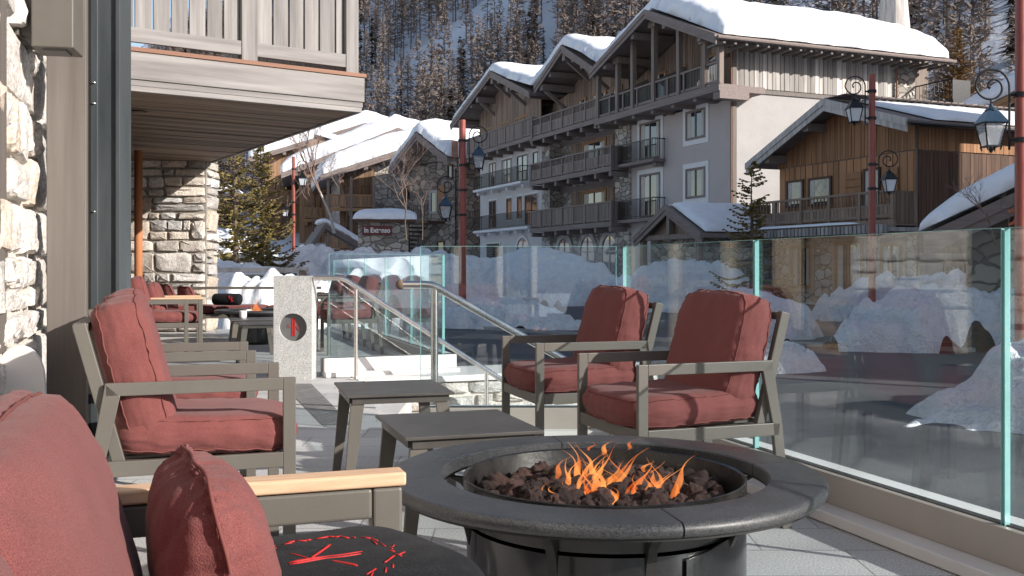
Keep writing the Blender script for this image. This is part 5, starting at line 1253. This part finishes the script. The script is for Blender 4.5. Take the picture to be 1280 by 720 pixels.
snow_bank('long bluish snow bank across the road below the stone house', -5.2, 37, 6.5, 3.6, 2.25, -.1, 5, n=130, zb=-.6)
snow_bank('low blue shaded snow bank left of the small lamp post', -7.2, 27, 2.8, 2.2, 1.9, 0, 9, zb=-.7, lumps=.35)
snow_bank('broad snow bank before the arched windows of the white building', 0.2, 41.5, 5.6, 2.8, 2.1, -.32, 11, n=130, lumps=.4)
snow_bank('small flat snow heap at the foot of the red lamp post by the road', -.2, 27.5, 2.7, 1.1, .85, -.28, 13, lumps=.7, flat=1.3)
snow_bank('snow bank seen through the near glass below the entrance porch', 6.6, 37, 3.4, 2.6, 1.65, .2, 17)
snow_bank('rounded snow mound with a stone edge seen through the glass right of the armchair', 5.9, 24.5, 1.6, 1.4, 1.15, .1, 19, lumps=.35)
snow_bank('small snow heap on the near road seen through the glass', 4.5, 17.3, .95, .6, .55, .2, 23, flat=1.2)
snow_bank('big near snow pile at the right edge behind the glass', 9.1, 12.5, 4.9, 1.7, 1.35, .10, 29, n=200, lumps=.5, flat=1.5)
snow_bank('snow ridge behind the near glass below the brown chalet', 13.0, 31, 4.2, 1.6, 1.25, .1, 31, n=110)
snow_bank('snow ridge at the foot of the low snowed hut', 9.8, 21.5, 3.2, 1.2, 1.35, .15, 37, n=110)
snow_bank('snow slope behind the fir trees at the left', -13.5, 36, 5.5, 4, 3.6, .1, 41, zb=-.5, lumps=.2, dirty=False)
snow_bank('sunlit snow bank at the foot of the fir trees', -8.9, 29, 3.0, 2, 1.6, .1, 43, zb=-.5, lumps=.4, dirty=False)

# low post and rail fence with stones behind the far sofa
K = thing('stone_gatepost', (-6.1, 22.5, -.5), R(5), 'low stone post with timber rails beside the bright snow pile', 'gate')
MB().box(0, .9, 0, .5, 0, 1.4).build('stone_post', 'fstone', K); MB().box(-.5, 1.5, -.1, .05, 1.45, 1.56).build('rail', 'fgrey_z', K); MB().box(1.3, 1.45, -.1, .1, 0, 1.5).build('timber_post', 'fwarm_z', K)
snow_slab('snow_cap', lambda u, v: Vector((-.05 + 1.0 * u, -.05 + .6 * v, 1.42)), 12, 8, .14, K, seed=3, n=4)

# ================================================================ street lamps
def lantern(root, u, z, sc, a, top='bluetop', glass='lampglass'):
    """hanging four sided lantern at distance u from the pole in direction a"""
    c, s_ = math.cos(a), math.sin(a); lx, ly = u * c, u * s_
    def ring(h_, zz): return [(lx + x * h_, ly + y * h_, zz) for x, y in ((-1, -1), (1, -1), (1, 1), (-1, 1))]
    m = MB(); T0 = ring(.17 * sc, z - .22 * sc); T1 = ring(.075 * sc, z - .06 * sc); Tl = ring(.185 * sc, z - .235 * sc)
    m.add(Tl + T0 + T1, [(3, 2, 1, 0), (0, 1, 5, 4), (1, 2, 6, 5), (2, 3, 7, 6), (3, 0, 4, 7), (4, 5, 9, 8), (5, 6, 10, 9), (6, 7, 11, 10), (7, 4, 8, 11), (8, 9, 10, 11)])
    m.lathe([(.085 * sc, -.06 * sc), (.09 * sc, -.045 * sc), (.06 * sc, -.02 * sc), (.035 * sc, .0), (.02 * sc, .04 * sc), (0, .07 * sc)], 12, c=(lx, ly, z))
    ln = m.build('lantern', top, root)
    m = MB(); b0 = ring(.095 * sc, z - .56 * sc); t0 = ring(.155 * sc, z - .236 * sc)
    for i in range(4):
        m.bar(t0[i], b0[i], .018 * sc, .018 * sc); m.bar(b0[i], b0[(i + 1) % 4], .022 * sc, .022 * sc, ext=.01 * sc); m.bar(t0[i], t0[(i + 1) % 4], .02 * sc, .02 * sc)
    for x, y in ((-1, -1), (1, -1), (1, 1), (-1, 1)): m.tube([(lx + x * .1 * sc, ly + y * .1 * sc, z - .56 * sc), (lx + x * .09 * sc, ly + y * .09 * sc, z - .62 * sc)], [.016 * sc, .008 * sc], 6)
    m.lathe([(0, -.66 * sc), (.02 * sc, -.64 * sc), (.04 * sc, -.60 * sc), (.02 * sc, -.565 * sc)], 8, c=(lx, ly, z)); m.build('cage', 'iron', ln)
    m = MB(); bb = ring(.088 * sc, z - .55 * sc); tt = ring(.148 * sc, z - .24 * sc)
    m.add(bb + tt, [(0, 1, 5, 4), (1, 2, 6, 5), (2, 3, 7, 6), (3, 0, 4, 7)]); m.build('pane', glass, ln)
def bracket(root, z, sc, a, u0=.14, drop=.9, flip=1):
    """wrought iron scroll: vertical rod, arch over the top and spiral inwards; lantern hangs below"""
    c, s_ = math.cos(a), math.sin(a); Rb = .24 * sc; uc = u0 + Rb
    pts = [(u0, z - drop * sc), (u0, z - drop * sc * .5), (u0, z)]
    for i in range(1, 46):
        t = i / 45; ang = math.pi - t * math.pi * 3.1; r = Rb * (1 - .0 * t) if t < .33 else Rb * (1 - .80 * ((t - .33) / .67) ** .8)
        ccx = uc if t < .33 else uc - 0; pts.append((ccx + r * math.cos(ang), z + r * math.sin(ang)))
    m = MB(); m.tube([(u * c, u * s_, zz) for u, zz in pts], .016 * sc, 6)
    end = pts[-1]; m.lathe([(0, -.03 * sc), (.03 * sc, 0), (0, .03 * sc)], 8, c=(end[0] * c, end[0] * s_, end[1]))
    for zz in (z - .12 * sc, z - drop * sc * .85): m.bar((0, 0, zz), (u0 * c, u0 * s_, zz), .03, .035)
    m.tube([((uc + .02) * c, (uc + .02) * s_, z - Rb * .72), ((uc + .02) * c, (uc + .02) * s_, z - Rb * .72 - .09 * sc)], .014 * sc, 6)
    m.build('scroll_bracket', 'iron', root, smooth=True)
    return uc + .02, z - Rb * .72 - .12 * sc
def street_lamp(px, Y, top_py, label, rad, arms, base=None, boxes=()):
    p = at(px, 335, Y); zt = H - (top_py - HOR) / F * Y; zb = base if base is not None else streetz(p.x, Y)
    root = thing('street_lamp', (p.x, Y, zb), 0, label, 'street lamp', 'rust red street lamps with scroll brackets')
    h = zt - zb
    smoothang(MB().tube([(0, 0, -.2), (0, 0, h * .5), (0, 0, h)], [rad, rad * .97, rad * .88], 16).build('pole', 'redpole', root), 50)
    for (py, a, sc, gl, tp) in arms:
        z = H - (py - HOR) / F * Y - zb
        u, zz = bracket(root, z, sc, a, u0=rad + .08 * sc); lantern(root, u, zz, sc, a, tp, gl)
        for dz in (-.12 * sc, -.765 * sc): smoothang(MB().lathe([(rad * .9, -.035), (rad + .018, -.035), (rad + .018, .035), (rad * .9, .035)], 16, c=(0, 0, z + dz)).build('clamp', 'iron', root), 40)
    for (x0, x1, z0_, z1_) in boxes: MB().box(x0, x1, -.1, .1, z0_, z1_).build('control_box', 'deck', root, bevel=.02)
    return root
# arms: (pixel row of the arch centre, direction, scale, pane, top)
street_lamp(578, 30, 150, 'rust red lamp post with two lanterns standing before the stone house and white building', .115, [(170, R(-12), 1.15, 'lampglass', 'bluetop'), (232, R(178), 1.15, 'lampglass', 'bluetop')], boxes=((-.32, -.14, 4.9, 5.4),))
street_lamp(1090, 24, 93, 'rust red lamp post with two frosted lanterns in front of the brown chalet', .085, [(108, R(180), 1.0, 'frost', 'iron'), (200, R(-10), .9, 'frost', 'iron')])
street_lamp(1276, 14.5, -60, 'tall rust red lamp post at the right edge with a large blue topped lantern', .085, [(108, R(180), 1.02, 'lampglass', 'bluetop')], base=-.9)
street_lamp(367, 42, 196, 'distant thin lamp post beside the fir trees with one pale lantern', .075, [(208, R(-8), .95, 'frost', 'iron'), (250, R(178), .8, 'frost', 'iron')])

# ================================================================ trees
def fir(name, px, Y, top_py, base_z, rad, label, mat='fir', seed=1, gap=0, dens=1.0, group='fir trees among the houses', zb=None):
    p = at(px, 335, Y); zt = H - (top_py - HOR) / F * Y; h = zt - base_z; rs = random.Random(seed)
    root = thing(name, (p.x, Y, base_z), 0, label, 'tree', group)
    MB().tube([(0, 0, 0), (.02, 0, h * .4), (-.02, .01, h * .8), (0, 0, h)], [h * .018 + .03, h * .013 + .02, .02, .006], 8).build('trunk', 'bark', root, smooth=True)
    mb = MB(); nb = int(h * 26 * dens) ; br = MB()
    for i in range(nb):
        t = (i + rs.random()) / nb; z = h * (.05 + .95 * t ** .93); L_ = rad * (1 - t) ** .85 * rs.uniform(.62, 1.12) * (1 if rs.random() < .85 else .55) + .06
        a = rs.uniform(0, 2 * math.pi); ca, sa = math.cos(a), math.sin(a); up_ = .35 * t - .10 + rs.uniform(-.08, .08); dr = .20 * (1 - t)
        n_ = max(3, int(L_ / .11)); tn = rs.uniform(.6, 1.35); prev = None
        for k in range(n_):
            s_ = (k + 1) / n_; r_k = L_ * s_; zz = z + r_k * up_ - dr * L_ * math.sin(s_ * math.pi) * .8 + .10 * L_ * s_ ** 3
            x, y = ca * r_k, sa * r_k
            w_ = (.10 + .26 * L_ * (1 - s_ * .8) * .55) * rs.uniform(.7, 1.2)
            for sd in (-1, 1):
                for q_ in range(2):
                    fa = sd * rs.uniform(.6, 1.25); dx, dy = math.cos(a + fa), math.sin(a + fa); l2 = w_ * rs.uniform(.7, 1.2); bz = rs.uniform(-.12, .05) * l2 - .0; th_ = .022 + .012 * rs.random()
                    nx, ny = -dy * th_, dx * th_; e_ = rs.uniform(-.6, .6) * th_
                    mx_, my_ = x + dx * l2 * .5, y + dy * l2 * .5
                    vs = [(x, y, zz), (mx_ + nx, my_ + ny, zz + bz * .5 - e_), (x + dx * l2, y + dy * l2, zz + bz), (mx_ - nx, my_ - ny, zz + bz * .5 + e_), (mx_, my_, zz + bz * .5 + th_ * 1.1), (mx_, my_, zz + bz * .5 - th_ * 1.2)]
                    mb.add(vs, [(0, 1, 2, 3), (0, 4, 2, 5)], tn * rs.uniform(.8, 1.2))
            if prev: 
                if k % 2 == 0 or k == n_ - 1: br.bar(prev, (x, y, zz), .012 + .01 * L_, .012 + .01 * L_); prev = (x, y, zz)
            else: prev = (0, 0, z); br.bar(prev, (x, y, zz), .018 + .01 * L_, .018 + .01 * L_); prev = (x, y, zz)
    br.build('branches', 'bark', root); mb.build('foliage', mat, root)
    return root
fir('fir_tree', 294, 33, 178, -.2, 1.6, 'sparse golden green fir with a visible pale trunk, left of the pair', seed=3, dens=.85)
fir('fir_tree', 326, 35, 176, -.2, 1.75, 'fuller golden green fir, right of the pair before the village', seed=5, dens=1.25)
fir('fir_tree', 262, 40, 150, -.2, 2.6, 'dark fir half hidden by the stone wing wall', mat='firdark', seed=7, dens=.8)
fir('fir_tree', 940, 30.5, 203, -.5, 1.45, 'young open fir before the cream side wall of the big building', seed=11, dens=.8)
fir('fir_tree', 1197, 53, 34, 0, 3.1, 'tall fir with brown sunlit top behind the brown chalet', mat='firgold', seed=13, dens=1.7)
fir('fir_tree', 985, 33, 345, -.6, 1.0, 'very small fir seen through the glass near the young fir', mat='fir', seed=15, dens=.8)

def bare_tree(px, Y, base_py, h, label, seed=1, mat='twig', tilt=(0, 0), depth=5, r0=.05, spread=.5, base_z=None, group='bare trees and shrubs'):
    p = at(px, base_py, Y); rs = random.Random(seed); zb = p.z if base_z is None else base_z
    root = thing('bare_tree', (p.x, Y, zb), 0, label, 'tree', group); m = MB(); tk = MB()
    def rec(p, d, L_, r, k):
        q = p + d * L_; mid = p + d * L_ * .5 + Vector((rs.uniform(-1, 1), rs.uniform(-1, 1), rs.uniform(-1, 1))) * L_ * .07
        (tk if k == depth else m).tube([p, mid, q], [r, r * .8, r * .62], 5 if k > 2 else 3, caps=False)
        if k == 0: return
        for i in range(rs.choice((2, 3, 3))):
            nd = (d + Vector((rs.uniform(-1, 1), rs.uniform(-1, 1), rs.uniform(-.3, .8))) * spread * 1.4).normalized(); st_ = rs.uniform(.55, 1.0)
            rec(p + (q - p) * st_, nd, L_ * rs.uniform(.6, .85), r * .6, k - 1)
    rec(Vector((0, 0, 0)), Vector((tilt[0], tilt[1], 1)).normalized(), h * .32, r0, depth)
    tk.build('trunk', 'birch' if mat == 'birchtwig' else 'bark', root, smooth=True); m.build('twigs', 'twig', root); return root
bare_tree(418, 64, 292, 9, 'leaning pale bare birch between lamp post and village chalets', 2, mat='birchtwig', tilt=(-.35, 0), r0=.11, depth=6, spread=.42)
bare_tree(392, 70, 290, 8, 'bushy reddish bare tree in front of the middle village chalet', 4, r0=.05, depth=6, spread=.6)
bare_tree(432, 74, 285, 7.5, 'bare shrub under the nearest village chalet balcony', 6, r0=.045, depth=6, spread=.7)
bare_tree(508, 50, 300, 6.2, 'spreading bare tree before the stone house stair', 8, r0=.042, depth=6, spread=.6)
bare_tree(528, 53, 300, 4.5, 'smaller bare shrub close to the outside stair', 10, r0=.032, depth=6, spread=.7)
bare_tree(1245, 19, 250, 1.9, 'thin bare sapling rising over the snowed hut at the right', 12, r0=.022, depth=5, spread=.5, tilt=(-.3, 0), base_z=1.5)
bare_tree(1262, 20, 260, 1.7, 'second bare sapling beside the right lamp post', 14, r0=.02, depth=5, spread=.6, base_z=1.3)
bare_tree(360, 78, 290, 9, 'bare reddish tree left of the distant lamp post', 18, r0=.05, depth=6, spread=.6)

# ================================================================ hillside wood (one mass of countless trees)
def forest():
    rs = random.Random(77); protos = []
    def larch(sd, ever=False):
        r = random.Random(sd); v = []; f = []; h = 1.0
        def tri(a, b, c): i = len(v); v.extend((a, b, c)); f.append((i, i + 1, i + 2))
        # trunk, three sided
        for k in range(3):
            a = 2 * math.pi * k / 3; b = 2 * math.pi * (k + 1) / 3; R0 = .013
            tri((R0 * math.cos(a), R0 * math.sin(a), 0), (R0 * math.cos(b), R0 * math.sin(b), 0), (0, 0, 1.0))
        nb = 150 if ever else 105
        for i in range(nb):
            t = r.random() ** (1.0 if ever else .85); z = (.10 if ever else .22) + (.88 if ever else .77) * t; L_ = (.16 if ever else .125) * (1 - t) ** .7 * r.uniform(.6, 1.15) + .012
            a = r.uniform(0, 2 * math.pi); dz = L_ * (r.uniform(-.45, -.05) if ever else r.uniform(-.15, .55)); w_ = (.020 if ever else .0075) * r.uniform(.7, 1.5)
            ca, sa = math.cos(a), math.sin(a)
            tri((-sa * w_, ca * w_, z), (sa * w_, -ca * w_, z + (0 if not ever else .0)), (ca * L_, sa * L_, z + dz))
            if not ever:
                for q_ in range(2):
                    s_ = r.uniform(.3, .8); bx, by, bz = ca * L_ * s_, sa * L_ * s_, z + dz * s_; a2 = a + r.uniform(-1.2, 1.2); l2 = L_ * .55
                    tri((bx, by, bz - .007), (bx, by, bz + .007), (bx + math.cos(a2) * l2, by + math.sin(a2) * l2, bz + r.uniform(-.03, .03)))
        return v, f
    pl_ = [larch(i) for i in range(7)]; pe = [larch(50 + i, True) for i in range(3)]
    out = {0: MB(), 1: MB()}; n_ = 0; tries = 0; cells = {}
    while n_ < 5600 and tries < 200000:
        tries += 1; y = math.sqrt(rs.uniform(78 ** 2, 560 ** 2)); k = rs.uniform(-.40, .62); x = k * y
        u = hillu(x, y) - HC
        if u < 4: continue
        cl = noise.noise(Vector((x / 40, y / 40, 7))) + .5 * noise.noise(Vector((x / 15, y / 15, 2)))
        if cl < -.5 and rs.random() < .8: continue
        # gullies of open snow
        g_ = abs(noise.noise(Vector((x / 34 - y / 90, y / 160, 11))))
        if g_ < .045 and u > 40 and rs.random() < .85: continue
        key = (int(x / 3.0), int(y / 3.0))
        if key in cells: continue
        cells[key] = 1
        ev = rs.random() < .07; h = rs.uniform(12, 21) * (.85 if ev else 1); v, f = (rs.choice(pe) if ev else rs.choice(pl_)); z = hillz(x, y) - .3; a = rs.uniform(0, 6.28); c, s_ = math.cos(a) * h, math.sin(a) * h; wd = rs.uniform(.8, 1.25)
        lean = rs.uniform(-.02, .02); tn = rs.uniform(.75, 1.2)
        out[1 if ev else 0].add([(x + (p[0] * c - p[1] * s_) * wd + lean * p[2] * h, y + (p[0] * s_ + p[1] * c) * wd, z + p[2] * h) for p in v], f, tn); n_ += 1
    o = out[0].build('larch_wood', 'larchtree'); tag(o, 'leafless grey brown larch wood covering the whole snowy hillside', 'forest', kind='stuff')
    o = out[1].build('fir_wood', 'firdark'); tag(o, 'scattered dark evergreens among the bare larches on the hillside', 'forest', kind='stuff')
forest()
